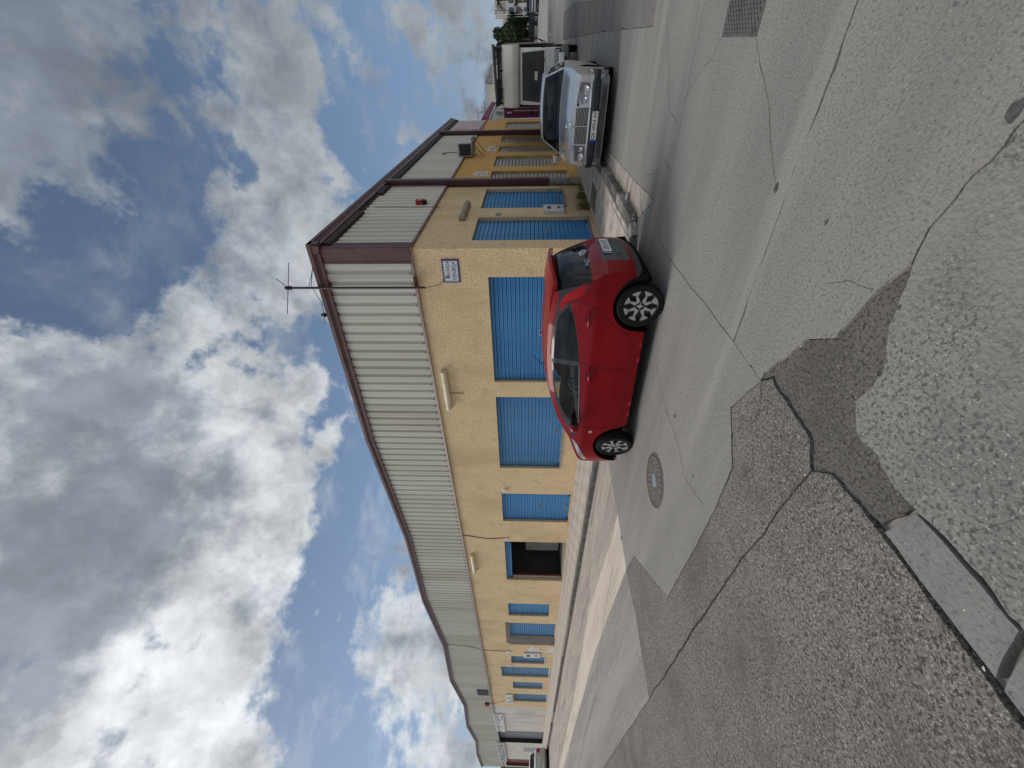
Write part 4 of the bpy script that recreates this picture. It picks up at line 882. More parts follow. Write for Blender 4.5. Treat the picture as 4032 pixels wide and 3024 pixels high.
class Car:
    # local frame: x rearwards, y to the car's right, z up; x measured from the car's middle
    def __init__(s, root, P):
        s.root = root; s.P = P; s.ze = smooth_curve(P['edge']); s.cr = smooth_curve(P['crown']); s.wz = smooth_curve(P['wz']); s.tp = smooth_curve(P['taper'])
    def W(s, x, z): return s.wz(z)*s.tp(x)
    def sides(s, outline, regs, mats, names, seams=(), gs=.075, seam_r=.0045, seam_m=None):
        v, D = regions(outline, regs, gs=gs); P = s.P
        for side in (-1, 1):
            for nm, tris in D.items():
                used = sorted(set(i for t in tris for i in t)); ix = {q: i for i, q in enumerate(used)}
                b = MB(); b.add([(v[q][0], side*s.W(v[q][0], v[q][1]), v[q][1]) for q in used], [tuple(ix[i] for i in t) for t in tris])
                m = mats[nm]; m = m[0 if side < 0 else 1] if isinstance(m, tuple) else m
                o = b.out(names.get(nm, nm), m, s.root, smooth=True)
            for q in seams:
                MB().tube([(x, side*(s.W(x,z)), z) for x, z in q], seam_r, 4).out('door_seam', seam_m or DARK, s.root)
    def top(s, x0, x1, bands, mats, nx=70, vs=None, names={}):
        # bands: (name, xa, xb, vmax): panels across the top surface
        vs = vs or [-1,-.96,-.9,-.8,-.65,-.45,-.22,0,.22,.45,.65,.8,.9,.96,1]
        xs = sorted(set([x0+(x1-x0)*i/nx for i in range(nx+1)] + [q for bnd in bands for q in bnd[1:3]]))
        D = {}
        for i in range(len(xs)-1):
            for j in range(len(vs)-1):
                xm, vm = (xs[i]+xs[i+1])/2, (vs[j]+vs[j+1])/2; nm = 'roof'
                for bnd in bands:
                    if bnd[1] < xm < bnd[2] and abs(vm) < bnd[3]: nm = bnd[0]; break
                D.setdefault(nm, []).append((i,j))
        def pt(i, j):
            x, v = xs[i], vs[j]; z = s.ze(x); w = s.W(x, z); return (x, v*w, z + s.cr(x)*(1-abs(v)**2.2))
        for nm, cells in D.items():
            used = {}; b = MB(); F = []
            for i, j in cells:
                q = []
                for a, c in ((i,j),(i+1,j),(i+1,j+1),(i,j+1)):
                    if (a,c) not in used: used[(a,c)] = len(b.v); b.v.append(pt(a,c))
                    q.append(used[(a,c)])
                F.append(tuple(q))
            b.f = F; b.out(names.get(nm, nm), mats[nm], s.root, smooth=True)
    def end(s, prof, bulge, m, name, nz=16, x_sign=1, regs=None, vs=None, zs=None):
        # prof: (z, x) of the corner line; the middle bulges outward by bulge(z)
        vs = vs or [-1,-.95,-.85,-.7,-.5,-.25,0,.25,.5,.7,.85,.95,1]; f = smooth_curve(prof); z0, z1 = prof[0][0], prof[-1][0]
        Z = sorted(set([z0+(z1-z0)*i/nz for i in range(nz+1)] + list(zs or []))); D = {}
        for i in range(len(Z)-1):
            for j in range(len(vs)-1):
                zm, vm = (Z[i]+Z[i+1])/2, (vs[j]+vs[j+1])/2; nm = name
                for r, za, zb, va, vb in (regs or []):
                    if za < zm < zb and va < vm < vb: nm = r; break
                D.setdefault(nm, []).append((i,j))
        for nm, cells in D.items():
            used = {}; b = MB()
            for i, j in cells:
                q = []
                for a, c in ((i,j),(i+1,j),(i+1,j+1),(i,j+1)):
                    if (a,c) not in used: 
                        z, vv = Z[a], vs[c]; x = f(z); w = s.W(x, z); bl = bulge(z) if callable(bulge) else bulge
                        used[(a,c)] = len(b.v); b.v.append((x + x_sign*bl*(1-abs(vv)**2.4), vv*w, z))
                    q.append(used[(a,c)])
                b.f.append(tuple(q))
            b.out(nm, m[nm], s.root, smooth=True)

# ---- red city car parked along the kerb
red = thing('parked_car', 'red small hatchback parked along the kerb in front of the blue shutters', 'car', (-.43,-3.225,0), .040)
red['label'] = 'glossy red small hatchback with black rear hatch parked by the wide blue shutters'
ox = .43
def sh(pts): return [(x+ox, z) for x, z in pts]
edge = sh([(-2.23,.50),(-2.18,.66),(-2.06,.79),(-1.85,.885),(-1.65,.94),(-1.48,1.01),(-1.26,1.135),(-1.05,1.225),(-.80,1.30),(-.50,1.355),(-.15,1.39),(.25,1.395),(.62,1.375),(.90,1.335)])
Pm = dict(edge=edge, crown=sh([(-2.23,.10),(-1.85,.09),(-1.45,.085),(-.9,.06),(0,.065),(.9,.06)]),
  wz=[(.15,.765),(.30,.79),(.52,.806),(.72,.800),(.80,.806),(.92,.787),(1.0,.772),(1.15,.725),(1.30,.662),(1.40,.585)],
  taper=sh([(-2.25,.66),(-2.16,.80),(-1.98,.92),(-1.75,.97),(-1.45,.99),(-1.1,1.0),(.4,1.0),(.75,.98),(1.0,.925),(1.15,.84),(1.28,.72)]))
rc = Car(red, Pm)
es = [(x, rc.ze(x)) for x in [edge[0][0] + (edge[-1][0]-edge[0][0])*i/50 for i in range(51)]]
rear = sh([(.90,1.335),(.95,1.24),(1.00,1.12),(1.04,1.00),(1.08,.90),(1.12,.80),(1.165,.70),(1.175,.55),(1.165,.42),(1.125,.32),(1.08,.25)])
outline = es + rear[1:] + sh(arc(.79,.27,.345,-5,180)) + sh([(.42,.165),(-1.20,.15)]) + sh(arc(-1.62,.26,.365,0,190)) + sh([(-2.12,.15),(-2.21,.20),(-2.245,.36)])
win_f = sh([(-1.13,.905),(-1.12,1.02),(-1.00,1.11),(-.80,1.20),(-.55,1.262),(-.32,1.295),(-.13,1.305),(-.105,.965)])
win_r = sh([(-.035,.97),(-.055,1.305),(.20,1.305),(.48,1.285),(.60,1.265),(.76,1.145),(.55,1.062),(.25,1.0)])
pil_b = sh([(-.105,.955),(-.135,1.32),(-.05,1.32),(-.03,.965)])
frame = sh([(-1.50,.93),(-1.30,1.03),(-1.06,1.15),(-.80,1.235),(-.5,1.295),(-.1,1.33),(.25,1.335),(.60,1.305),(.84,1.275),(1.10,1.30),(1.20,1.08),(1.20,.915),(.98,.925),(.82,1.13),(.60,1.065),(.25,.995),(-.1,.955),(-.6,.915),(-1.15,.885)])
tail = sh([(.68,1.262),(.77,1.262),(.89,1.205),(.975,1.10),(1.03,1.00),(1.09,.95),(1.00,.94),(.915,1.00),(.85,1.10),(.775,1.185),(.70,1.225)])
lampf = sh([(-2.05,.72),(-1.9,.83),(-1.62,.925),(-1.50,.965),(-1.62,.875),(-1.85,.775),(-2.02,.69)])
door_f = sh([(-1.22,.89),(-1.25,.63),(-1.23,.40),(-1.16,.27),(-.17,.295),(-.14,.69),(-.08,.87),(-.04,.965),(-.6,.915)])
door_r = sh([(-.04,.965),(-.08,.87),(-.14,.69),(-.17,.295),(.30,.31),(.40,.40),(.53,.59),(.70,.74),(.79,.88),(.82,1.02),(.83,1.13),(.60,1.065),(.25,.995)])
regs = [('window_front', win_f),('window_rear', win_r),('tail_light', tail),('headlight', lampf),('pillar_trim', frame),('front_door', door_f),('rear_door', door_r)]
seam = [sh(spline2([(-1.20,.885),(-1.25,.63),(-1.235,.42),(-1.17,.29),(-1.05,.27)],5)), sh([(-1.05,.27),(-.17,.295),(.26,.305)]), sh(spline2([(-.04,.965),(-.08,.87),(-.14,.69),(-.155,.30)],5)), sh(spline2([(.83,1.12),(.82,1.02),(.79,.88),(.70,.74),(.53,.59),(.40,.40),(.26,.305)],5)),
        sh(spline2([(-.04,1.35),(.2,1.345),(.55,1.32),(.74,1.25),(.83,1.12)],5))]
rc.sides(outline, regs, dict(body=REDP, window_front=GLASSC, window_rear=GLASSD, tail_light=TAIL, headlight=LENS, pillar_trim=mat('gloss_black',(.012,.014,.02),.12,coat=.5), front_door=REDP, rear_door=REDP),
   dict(body='side_panel', window_front='front_window', window_rear='rear_window'), seam, .07, .0045, mat('seam_red',(.06,.002,.004),.7))
rc.top(edge[0][0], edge[-1][0], [('windshield', ox-1.44, ox-.62, .93), ('hood', ox-2.3, ox-1.44, 2)], dict(roof=REDP, windshield=GLASSC, hood=REDP))
rp = sorted([(z, x) for x, z in rear]); rp = [(z, x-.0) for z, x in rp]
GB = MATS['gloss_black']
rc.end(rp, lambda z: .10 + (.03*math.sin((z-.85)*5) if z > .85 else 0), dict(tailgate=REDP, rear_glass=GLASSD, diffuser=GREYP), 'tailgate', 40, 1,
   [('rear_glass', .885, 1.30, -1.1, 1.1), ('diffuser', .40, .74, -.62, .62), ('diffuser', .20, .35, -1.1, 1.1)], vs=[-1,-.95,-.86,-.74,-.62,-.4,-.2,0,.2,.4,.62,.74,.86,.95,1], zs=[.885,1.30,.40,.74,.35])
fpz = [(.15,ox-2.12),(.20,ox-2.21),(.36,ox-2.245),(.50,ox-2.23)]
rc.end(fpz, .03, dict(front_bumper=REDP, grille=BLACK), 'front_bumper', 12, -1, [('grille', .25, .45, -.7, .7)])
# roof spoiler
b = MB(); sec = [(.72,.0),(.86,-.01),(1.13,-.055),(1.145,-.09),(1.10,-.10),(.95,-.075)]
vs = [-1,-.9,-.7,-.4,0,.4,.7,.9,1]
V = []
for v_ in vs:
    for x, dz in sec:
        xx = x - .10*abs(v_)**3; V.append((ox+xx, v_*.60*(1 if x < 1 else .97), 1.452 + dz - .055*abs(v_)**2.2 - (.012 if x < .8 else 0)))
n = len(sec); b.add(V, [(j*n+i, j*n+(i+1)%n, (j+1)*n+(i+1)%n, (j+1)*n+i) for j in range(len(vs)-1) for i in range(n)]+[tuple(range(n)), tuple(range((len(vs)-1)*n, len(vs)*n))])
b.out('roof_spoiler', REDP, red, smooth=40)
# fenders, underbody, interior
MB().box(ox-1.22,ox+.42,-.76,.76,.13,.20).out('floor_pan', DARK, red); MB().box(ox-2.02,ox+1.08,-.56,.56,.14,.23).out('floor_pan', DARK, red); MB().box(ox-2.0,ox-1.22,-.60,.60,.2,.70).out('engine_block', DARK, red); MB().box(ox+.42,ox+1.10,-.60,.60,.2,.72).out('boot_floor', DARK, red)
MB().box(ox-1.25,ox+.6,-.66,.66,.23,.30).out('cabin_floor', SEAT, red); MB().cbox(ox-1.28,ox-.98,-.64,.64,.55,.90,.06).out('dashboard', mat('dash',(.05,.05,.052),.7), red)
for y in (-.34,.34):
    s_ = bpy.data.objects.new('front_seat', None); COL.objects.link(s_); s_.parent = red
    MB().cbox(ox-.62,ox-.12,y-.22,y+.22,.35,.55,.06).out('cushion', SEAT, s_); bk = MB().cbox(-.07,.07,y-.22,y+.22,0,.55,.06); bk.xf(Matrix.Translation((ox-.12,0,.5)) @ Matrix.Rotation(.28,4,'Y')).out('backrest', SEAT, s_)
    hr = MB().cbox(-.05,.05,y-.13,y+.13,.60,.80,.04); hr.xf(Matrix.Translation((ox-.12,0,.5)) @ Matrix.Rotation(.28,4,'Y')).out('headrest', SEAT, s_)
MB().cbox(ox+.35,ox+.60,-.60,.60,.4,1.0,.07).out('rear_bench', SEAT, red)
sw = MB(); sw.tube([(.185*math.cos(a),.185*math.sin(a),0) for a in [2*math.pi*k/24 for k in range(25)]], .016, 6, False).tube([(-.18,0,0),(.18,0,0)],.018,5).tube([(0,0,0),(0,-.18,0)],.018,5)
sw.xf(Matrix.Translation((ox-.80,-.34,.86)) @ Matrix.Rotation(-1.15,4,'Y')).out('steering_wheel', mat('wheel_grey',(.16,.16,.16),.4), red)
for (x, y, sd) in ((ox-1.63,-.735,-1),(ox+.80,-.735,-1),(ox-1.63,.735,1),(ox+.80,.735,1)):
    wheel(red, x, y, .287, .165, sd, 'sport', -.26 if x < 0 else 0)
for x0, r_ in ((-1.62,.372),(.79,.350)):
    for sd in (-1, 1):
        w_ = MB(); P = arc(x0+ox,.265,r_,-5,185,20); w_.add([(x, sd*yy, z) for yy in (.40,.795 if x0 > 0 else .78) for x, z in P], [(i,i+1,i+22,i+21) for i in range(20)]); w_.out('wheel_arch', DARK, red)
for x, z in ((-.245,.815),(.615,.895)):
    for sd in (-1, 1):
        w = rc.W(x+ox, z); h = bpy.data.objects.new('door_handle', None); COL.objects.link(h); h.parent = red
        MB().tube([(ox+x-.10,sd*(w+.006),z),(ox+x-.09,sd*(w+.032),z+.002),(ox+x+.09,sd*(w+.032),z+.006),(ox+x+.10,sd*(w+.006),z+.008)],[.010,.016,.016,.010],8).out('grip', REDP, h, smooth=60)
        c = MB().lathe([(.0,.0),(.052,.0),(.058,.006)], n=18); c.v = [(ox+x+.02+a*1.1, sd*(w+.0025+c_*.2), z+b_*.85) for a,b_,c_ in c.v]; c.out('recess', mat('recess_red',(.10,.002,.006),.4), h)
# fuel cap outline, side emblem, mirrors
ring = [(ox+.95+.058*math.cos(a), .785+.055*math.sin(a)) for a in [2*math.pi*k/24 for k in range(25)]]
MB().tube([(x, -rc.W(x,z), z) for x, z in ring], .0035, 4, False).out('fuel_cap', MATS['seam_red'], red)
c = MB().lathe([(.0,.004),(.024,.004),(.026,.0)], n=16); c.v = [(ox-1.335+a, -(rc.W(ox-1.335,.69)+c_), .69+b_) for a,b_,c_ in c.v]; c.out('side_badge', WHITE, red)
c = MB().lathe([(.006,.006),(.013,.006)], n=12); c.v = [(ox-1.335+a, -(rc.W(ox-1.335,.69)+c_), .69+b_*1.4) for a,b_,c_ in c.v]; c.out('side_badge_mark', GREYP, red)
for sd in (-1, 1):
    m_ = bpy.data.objects.new('door_mirror', None); COL.objects.link(m_); m_.parent = red
    b = bmesh.new(); bmesh.ops.create_icosphere(b, subdivisions=3, radius=1); k = MB(); k.frombm(b); b.free(); k.v = [(ox-1.14+x*.085, sd*(.885+y*.105), .965+z*.075) for x,y,z in k.v]; k.out('shell', REDP, m_, smooth=True)
    MB().cbox(ox-1.085,ox-1.05,sd*.885-.085,sd*.885+.085,.915,1.015,.015).out('mirror_glass', GB, m_); MB().box(ox-1.15,ox-1.09,min(sd*.76,sd*.82),max(sd*.76,sd*.82),.925,.955).out('stalk', BLACK, m_)
# number plate, badges and wiper on the tailgate
pl = bpy.data.objects.new('number_plate', None); COL.objects.link(pl); pl.parent = red; pl.matrix_basis = Matrix(((0,0,1,ox+1.277),(1,0,0,0),(0,1,0,.655),(0,0,0,1)))
MB().box(-.26,.26,-.056,.056,-.004,.004).out('plate', WHITE, pl); MB().box(-.26,-.222,-.056,.056,.0041,.006).out('blue_band', mat('plate_blue',(.02,.06,.40),.5), pl)
lt(pl,'5233 LPZ',.098,.02,0,.005,TXT,sx=.95,depth=.001)
MB().cbox(ox+1.24,ox+1.287,-.28,.28,.50,.545,.012).out('rear_insert_bar', GREYP, red)
# emblem of crossed ellipses
em = MB(); T = lambda a, b, cx, cz: [(0, cx+a*math.cos(t), cz+b*math.sin(t)) for t in [2*math.pi*k/28 for k in range(29)]]
em.tube(T(.075,.052,0,0),.006,5,False).tube(T(.024,.048,0,.0),.005,5,False).tube(T(.052,.020,0,.022),.005,5,False)
em.xf(Matrix.Translation((ox+1.185,0,.945)) @ Matrix.Rotation(-.55,4,'Y')).out('emblem', CHROME, red, smooth=True)
tg = text('aygo', .10, Matrix.Identity(4), CHROME, None, 'badge_lettering', depth=.001, spacing=1.15); tg.parent = red; tg.matrix_basis = Matrix.Translation((ox+1.178,-.33,.935)) @ Matrix.Rotation(-.50,4,'Y') @ Matrix(((0,0,1,0),(1,0,0,0),(0,1,0,0),(0,0,0,1)))
MB().tube([(ox+1.23,.10,.87),(ox+1.21,-.05,.90),(ox+1.17,-.35,.94)],.009,5).out('rear_wiper', BLACK, red)
MB().tube([(ox-.62,.0,1.44),(ox-.60,0,1.45),(ox-.42,0,1.62)],[.014,.010,.003],5).out('roof_aerial', BLACK, red)
MB().box(ox-1.10,ox+.52,-.802,-.797,.905,.912).out('belt_strip',BLACK,red) if False else None
for sd in (-1,1): MB().tube([(x+ox, sd*(rc.W(x+ox,z)+.002), z) for x,z in [(-1.14,.893),(-.6,.925),(-.1,.962)]],.007,4).out('belt_strip', CHROME, red)

# ---- generic three-box car built from a profile
def saloon(name, label, cat, loc, rz, L, Wd, H, paint, side_paint=None, glassm=None, wheelr=.31, wb=2.8, front_ax=.84, style='steel', suv=False, group=None, under=.18):
    t = thing(name, label, cat, loc, rz, group); h = L/2; X = lambda x: x-h; side_paint = side_paint or paint; glassm = glassm or GLASSM
    if suv: E_ = [(.03,.55*H),(.10,.60*H),(.45,.63*H),(.24*L,.66*H),(.285*L,.72*H),(.38*L,.90*H),(.44*L,.945*H),(.7*L,.955*H),(.90*L,.93*H),(.97*L,.86*H)]
    else: E_ = [(.04,.50*H),(.08,.545*H),(.40,.59*H),(.20*L,.625*H),(.282*L,.655*H),(.33*L,.73*H),(.42*L,.925*H),(.47*L,.955*H),(.58*L,.96*H),(.66*L,.945*H),(.70*L,.90*H),(.785*L,.70*H),(.82*L,.672*H),(.92*L,.665*H),(.985*L,.635*H)]
    ed = [(X(a), b) for a, b in E_]; hw = Wd/2
    P = dict(edge=ed, crown=[(X(0),.05),(X(.25*L),.055),(X(.45*L),.04),(X(.65*L),.04),(X(L),.03)],
      wz=[(.15,hw*.93),(.30,hw*.985),(.36*H,hw),(.50*H,hw*.985),(.64*H,hw*.955),(.80*H,hw*.83),(.96*H,hw*.70)], taper=[(X(0),.86),(X(.12),.925),(X(.45),.985),(X(.9),1),(X(L-.8),1),(X(L-.15),.96),(X(L),.90)])
    c = Car(t, P); es = [(x, c.ze(x)) for x in [ed[0][0]+(ed[-1][0]-ed[0][0])*i/50 for i in range(51)]]
    xr = front_ax+wb; ar = wheelr+.055
    rear = [(X(.985*L),E_[-1][1]),(X(.995*L),.50*H),(X(L),.35*H),(X(.985*L),under+.06),(X(.97*L),under)]
    ol = es + rear[1:] + [(X(a),b) for a,b in arc(xr,wheelr,ar,-8,188)] + [(X(a),b) for a,b in arc(front_ax,wheelr,ar,-8,188)] + [(X(.05),under),(X(.02),.30*H)]
    zt, zb = .905*H, .645*H
    if suv: wf = [(.27*L,zb),(.33*L,.77*H),(.405*L,zt),(.52*L,.92*H),(.52*L,zb)]; wr = [(.535*L,zb),(.535*L,.92*H),(.70*L,.915*H),(.70*L,zb)]; wq = [(.715*L,zb),(.715*L,.915*H),(.90*L,.88*H),(.90*L,zb)]
    else: wf = [(.335*L,.668*H),(.365*L,.755*H),(.445*L,.885*H),(.53*L,.91*H),(.53*L,.668*H)]; wr = [(.545*L,.668*H),(.545*L,.91*H),(.64*L,.90*H),(.70*L,.80*H),(.735*L,.69*H),(.735*L,.668*H)]; wq = None
    rg = [('front_window',[(X(a),b) for a,b in wf]),('rear_window',[(X(a),b) for a,b in wr])]
    if wq: rg.append(('quarter_window',[(X(a),b) for a,b in wq]))
    rg += [('front_door',[(X(a),b) for a,b in ((.31*L,.65*H),(.31*L,.22*H),(.54*L,.22*H),(.54*L,.66*H))]),('rear_door',[(X(a),b) for a,b in ((.54*L,.66*H),(.54*L,.22*H),(.70*L,.22*H),(.745*L,.42*H),(.745*L,.66*H))])]
    ms = {'body': side_paint, 'front_window': glassm, 'rear_window': glassm, 'quarter_window': glassm, 'front_door': side_paint, 'rear_door': side_paint}
    c.sides(ol, rg, ms, {'body':'side_panel'}, [[(X(.31*L),.65*H),(X(.31*L),.22*H)],[(X(.54*L),.90*H),(X(.54*L),.22*H)],[(X(.745*L),.66*H),(X(.745*L),.42*H),(X(.70*L),.22*H)]], .11)
    if suv: bd = [('windshield', X(.285*L), X(.395*L), .93),('hood', X(0), X(.285*L), 2)]
    else: bd = [('windshield', X(.288*L), X(.418*L), .93),('rear_windshield', X(.685*L), X(.78*L), .92),('hood', X(0), X(.288*L), 2),('boot_lid', X(.78*L), X(L), 2)]
    c.top(ed[0][0], ed[-1][0], bd, dict(roof=paint, windshield=glassm, rear_windshield=glassm, hood=paint, boot_lid=paint), nx=60)
    c.end([(b, a) for a, b in rear[::-1]], .05, dict(rear_panel=paint), 'rear_panel', 14, 1)
    c.end([(under,X(.05)),(.30*H,X(.02)),(.50*H,X(.04))], .05, dict(front_panel=paint), 'front_panel', 12, -1)
    MB().box(X(front_ax+.4),X(xr-.4),-hw*.96,hw*.96,under-.04,under+.05).out('floor_pan', DARK, t); MB().box(X(.1),X(L-.1),-hw*.72,hw*.72,under-.04,under+.049).out('floor_pan', DARK, t); MB().box(X(.3),X(.30*L),-hw*.68,hw*.68,under,.56*H).out('engine_block', DARK, t); MB().box(X(.72*L),X(L-.15),-hw*.68,hw*.68,under,.58*H).out('boot_floor', DARK, t)
    MB().cbox(X(.31*L),X(.35*L),-hw*.85,hw*.85,.4*H,.645*H,.04).out('dashboard', SEAT, t)
    for y in (-.37,.37):
        s_ = bpy.data.objects.new('front_seat', None); COL.objects.link(s_); s_.parent = t
        MB().cbox(X(.42*L),X(.52*L),y-.24,y+.24,.22*H,.38*H,.06).out('cushion', SEAT, s_); MB().cbox(X(.515*L),X(.545*L),y-.24,y+.24,.36*H,.72*H,.05).out('backrest', SEAT, s_); MB().cbox(X(.525*L),X(.545*L),y-.13,y+.13,.735*H,.84*H,.03).out('headrest', SEAT, s_)
    MB().cbox(X(.66*L),X(.70*L),-hw*.75,hw*.75,.3*H,.70*H,.06).out('rear_bench', SEAT, t)
    for x in (front_ax, xr):
        for sd in (-1,1):
            wheel(t, X(x), sd*(hw*.97-.10), wheelr, .19, sd, style)
            w_ = MB(); A_ = [(X(a),b) for a,b in arc(x,wheelr,ar+.006,-8,188,18)]; w_.add([(a, sd*yy, b) for yy in (hw*.55, hw*.965) for a,b in A_],[(i,i+1,i+20,i+19) for i in range(18)]); w_.out('wheel_arch', DARK, t)
    for sd in (-1,1):
        m_ = bpy.data.objects.new('door_mirror', None); COL.objects.link(m_); m_.parent = t
        MB().cbox(X(.325*L),X(.35*L),min(sd*(hw+.015),sd*(hw+.19)),max(sd*(hw+.015),sd*(hw+.19)),.66*H,.745*H,.02).out('shell', paint, m_); MB().box(X(.335*L),X(.35*L),min(sd*(hw-.08),sd*(hw+.02)),max(sd*(hw-.08),sd*(hw+.02)),.66*H,.685*H).out('stalk', BLACK, m_)
    return t, c, X
def plate_at(parent, M, body, w=.52, h=.112):
    p = bpy.data.objects.new('number_plate', None); COL.objects.link(p); p.parent = parent; p.matrix_basis = M
    MB().box(-w/2,w/2,-h/2,h/2,-.006,.004).out('plate', WHITE, p); MB().box(-w/2,-w/2+.04,-h/2,h/2,.0041,.006).out('blue_band', mat('plate_blue',(.02,.06,.40),.5), p)
    if body: lt(p, body, h*.88, .02, 0, .006, TXT, sx=.95, depth=.001)
    return p
# front faces: local -x is forward, so a plate facing forward has x' = -y
MFRONT = lambda x, y, z: Matrix(((0,0,-1,x),(-1,0,0,y),(0,1,0,z),(0,0,0,1)))
MREAR = lambda x, y, z: Matrix(((0,0,1,x),(1,0,0,y),(0,1,0,z),(0,0,0,1)))

# ---- old silver saloon half on the kerb
mc, cc, X = saloon('parked_car', 'old silver saloon with peeling paint and chrome grille parked at the kerb corner', 'car', (2.08, 1.15+2.37, 0), math.pi/2, 4.74, 1.74, 1.43, SILV, PEEL, GLASSM, .315, 2.80, .84, 'steel')
mc.rotation_euler = (0.012, -.004, math.pi/2)
g = bpy.data.objects.new('grille', None); COL.objects.link(g); g.parent = mc
yo = .06     # the grille sits a little to the car's right in the picture
fr_ = MB(); gx = X(.02)
fr_.prism([(-.345+yo,.50),(-.33+yo,.775),(-.30+yo,.80),(.30+yo,.80),(.33+yo,.775),(.345+yo,.50)], (gx-.06,gx+.10), 'x'); fr_.out('shell', GRILC, g, smooth=30)
MB().prism([(-.312+yo,.525),(-.302+yo,.765),(.302+yo,.765),(.312+yo,.525)], (gx-.064,gx-.05), 'x').out('backing', BLACK, g)
for k in range(8): MB().box(gx-.070,gx-.0645,-.305+yo,.305+yo,.545+k*.028,.552+k*.028).out('bar', GRILC, g)
MB().box(gx-.074,gx-.0705,-.006+yo,.006+yo,.525,.765).out('bar', GRILC, g)
st = MB(); st.tube([(0,.045*math.cos(a),.045*math.sin(a)) for a in [2*math.pi*k/24 for k in range(25)]],.005,5,False)
for q in range(3): a = math.pi/2+2*math.pi*q/3; st.tube([(0,0,0),(0,.044*math.cos(a),.044*math.sin(a))],[.006,.003],5)
st.tube([(0,0,-.045),(0,0,-.075)],.006,5); st.xf(Matrix.Translation((gx+.05,yo,.895))).out('hood_star', CHROME, mc)
bd = MB().lathe([(0,-.003),(.026,-.003),(.028,0)], axis='x', n=16); bd.xf(Matrix.Translation((gx-.062,yo,.782))).out('hood_badge', CHROME, mc)
for sd in (-1,1):
    h_ = bpy.data.objects.new('headlight', None); COL.objects.link(h_); h_.parent = mc
    y0, y1 = sorted((sd*.36+yo*.9, sd*.66+yo*.3)); y2, y3 = sorted((sd*.665+yo*.3, sd*.765+yo*.2))
    MB().cbox(gx-.045,gx+.08,y0,y1,.535,.735,.015).out('lens', LAMPG, h_); MB().box(gx-.02,gx+.07,y0,y1,.53,.74).out('housing', LENS, h_)
    for yy, r_ in ((sd*.565+yo*.5,.082),(sd*.42+yo*.7,.058)):
        MB().lathe([(r_,-.03),(r_*.8,-.012),(0,.0)], (gx-.02,yy,.635), 'x', 20).out('reflector', CHROME, h_, smooth=True); MB().tube([(gx-.043,yy+r_*math.cos(a),.635+r_*math.sin(a)) for a in [2*math.pi*k/24 for k in range(25)]],.004,4,False).out('bezel', GREYP, h_)
    MB().cbox(gx-.03,gx+.12,y2,y3,.545,.73,.015).out('indicator', mat('indicator',(.55,.50,.46),.2,coat=1), h_)
bp = bpy.data.objects.new('front_bumper', None); COL.objects.link(bp); bp.parent = mc
def bumper(z0,z1,ex,m,nm,hw_=.83):
    b = MB(); vs = [-1,-.97,-.9,-.75,-.4,0,.4,.75,.9,.97,1]; V = []
    for v_ in vs:
        xx = X(-.02) - ex + .20*abs(v_)**8 + .04*abs(v_)**2
        V += [(xx+.02,v_*hw_,z0),(xx,v_*hw_,z0+.02),(xx,v_*hw_,z1-.02),(xx+.02,v_*hw_,z1),(xx+.20,v_*hw_*.98,z1),(xx+.20,v_*hw_*.98,z0)]
    b.add(V,[(j*6+i,j*6+(i+1)%6,(j+1)*6+(i+1)%6,(j+1)*6+i) for j in range(len(vs)-1) for i in range(6)]+[tuple(range(6)),tuple(range(60,66))]); return b.out(nm,m,bp,smooth=35)
bumper(.475,.525,.05,SILV,'upper_strip'); bumper(.345,.47,.085,TRIMB,'rubber_strip',.845); bumper(.20,.34,.06,mat('bumper_grey',(.20,.205,.215),.45,(.14,.145,.15),4),'apron'); 
for z in (.235,.265,.295): MB().box(X(-.087),X(-.079),-.62,.62,z,z+.012).out('apron_slot', BLACK, bp)
plate_at(mc, MFRONT(X(-.112),yo,.40), 'GR 4954 AP')
for yy in (-.52,.12): MB().tube([(X(1.33),yy,.915),(X(1.38),yy+.1,.93),(X(1.50),yy+.42,.975)],.008,5).out('wiper', BLACK, mc)
for k in (-.25,.22): MB().lathe([(.012,.0),(.010,.012),(0,.014)], (X(1.18),k,.948), 'z', 8).out('washer_jet', BLACK, mc)
MB().box(X(1.7),X(3.3),-.884,-.872,.40,.46).out('side_moulding', mat('moulding',(.30,.29,.29),.5), mc)

# ---- small box truck behind the saloon
tk = thing('box_truck', 'small white cab box truck with a black rack over its roof behind the silver saloon', 'truck', (2.32, 12.6, 0), math.pi/2)
# local: x rearwards from the middle, front of cab at x=-2.75; width of the cab 1.74, of the box 1.9
def tb(n, m, *a, c=.02, p=tk): return MB().cbox(*a, c).out(n, m, p)
cabm = MB(); prof = [(-2.70,.58),(-2.74,.75),(-2.72,1.12),(-2.34,1.99),(-2.22,2.06),(-1.15,2.06),(-1.15,.58)]
cabm.prism(prof, (-.84,.84)); 
tbm = bmesh.new(); me = cabm.mesh('cab', TRW); tbm.from_mesh(me); bmesh.ops.bevel(tbm, geom=tbm.edges[:], offset=.045, segments=3, affect='EDGES', profile=.6); tbm.to_mesh(me); tbm.free(); me.polygons.foreach_set('use_smooth',[True]*len(me.polygons)); me.set_sharp_from_angle(angle=.6); link('cab', me, tk)
def ws(z): return -2.72 + (z-1.12)*.38/.87
w_ = MB(); w_.add([(ws(z)-.012, y, z) for z, y in ((1.16,-.76),(1.16,.76),(1.95,.70),(1.95,-.70))],[(0,1,2,3)]); w_.out('windshield', GLASSO, tk)
w_ = MB()
for a, b_ in (((1.14,-.80),(1.97,-.73)),((1.14,.80),(1.97,.73)),((1.97,-.73),(1.97,.73)),((1.14,-.80),(1.14,.80))): w_.tube([(ws(a[0])-.014,a[1],a[0]),(ws(b_[0])-.014,b_[1],b_[0])],.028,6)
w_.out('windshield_frame', TRW, tk)
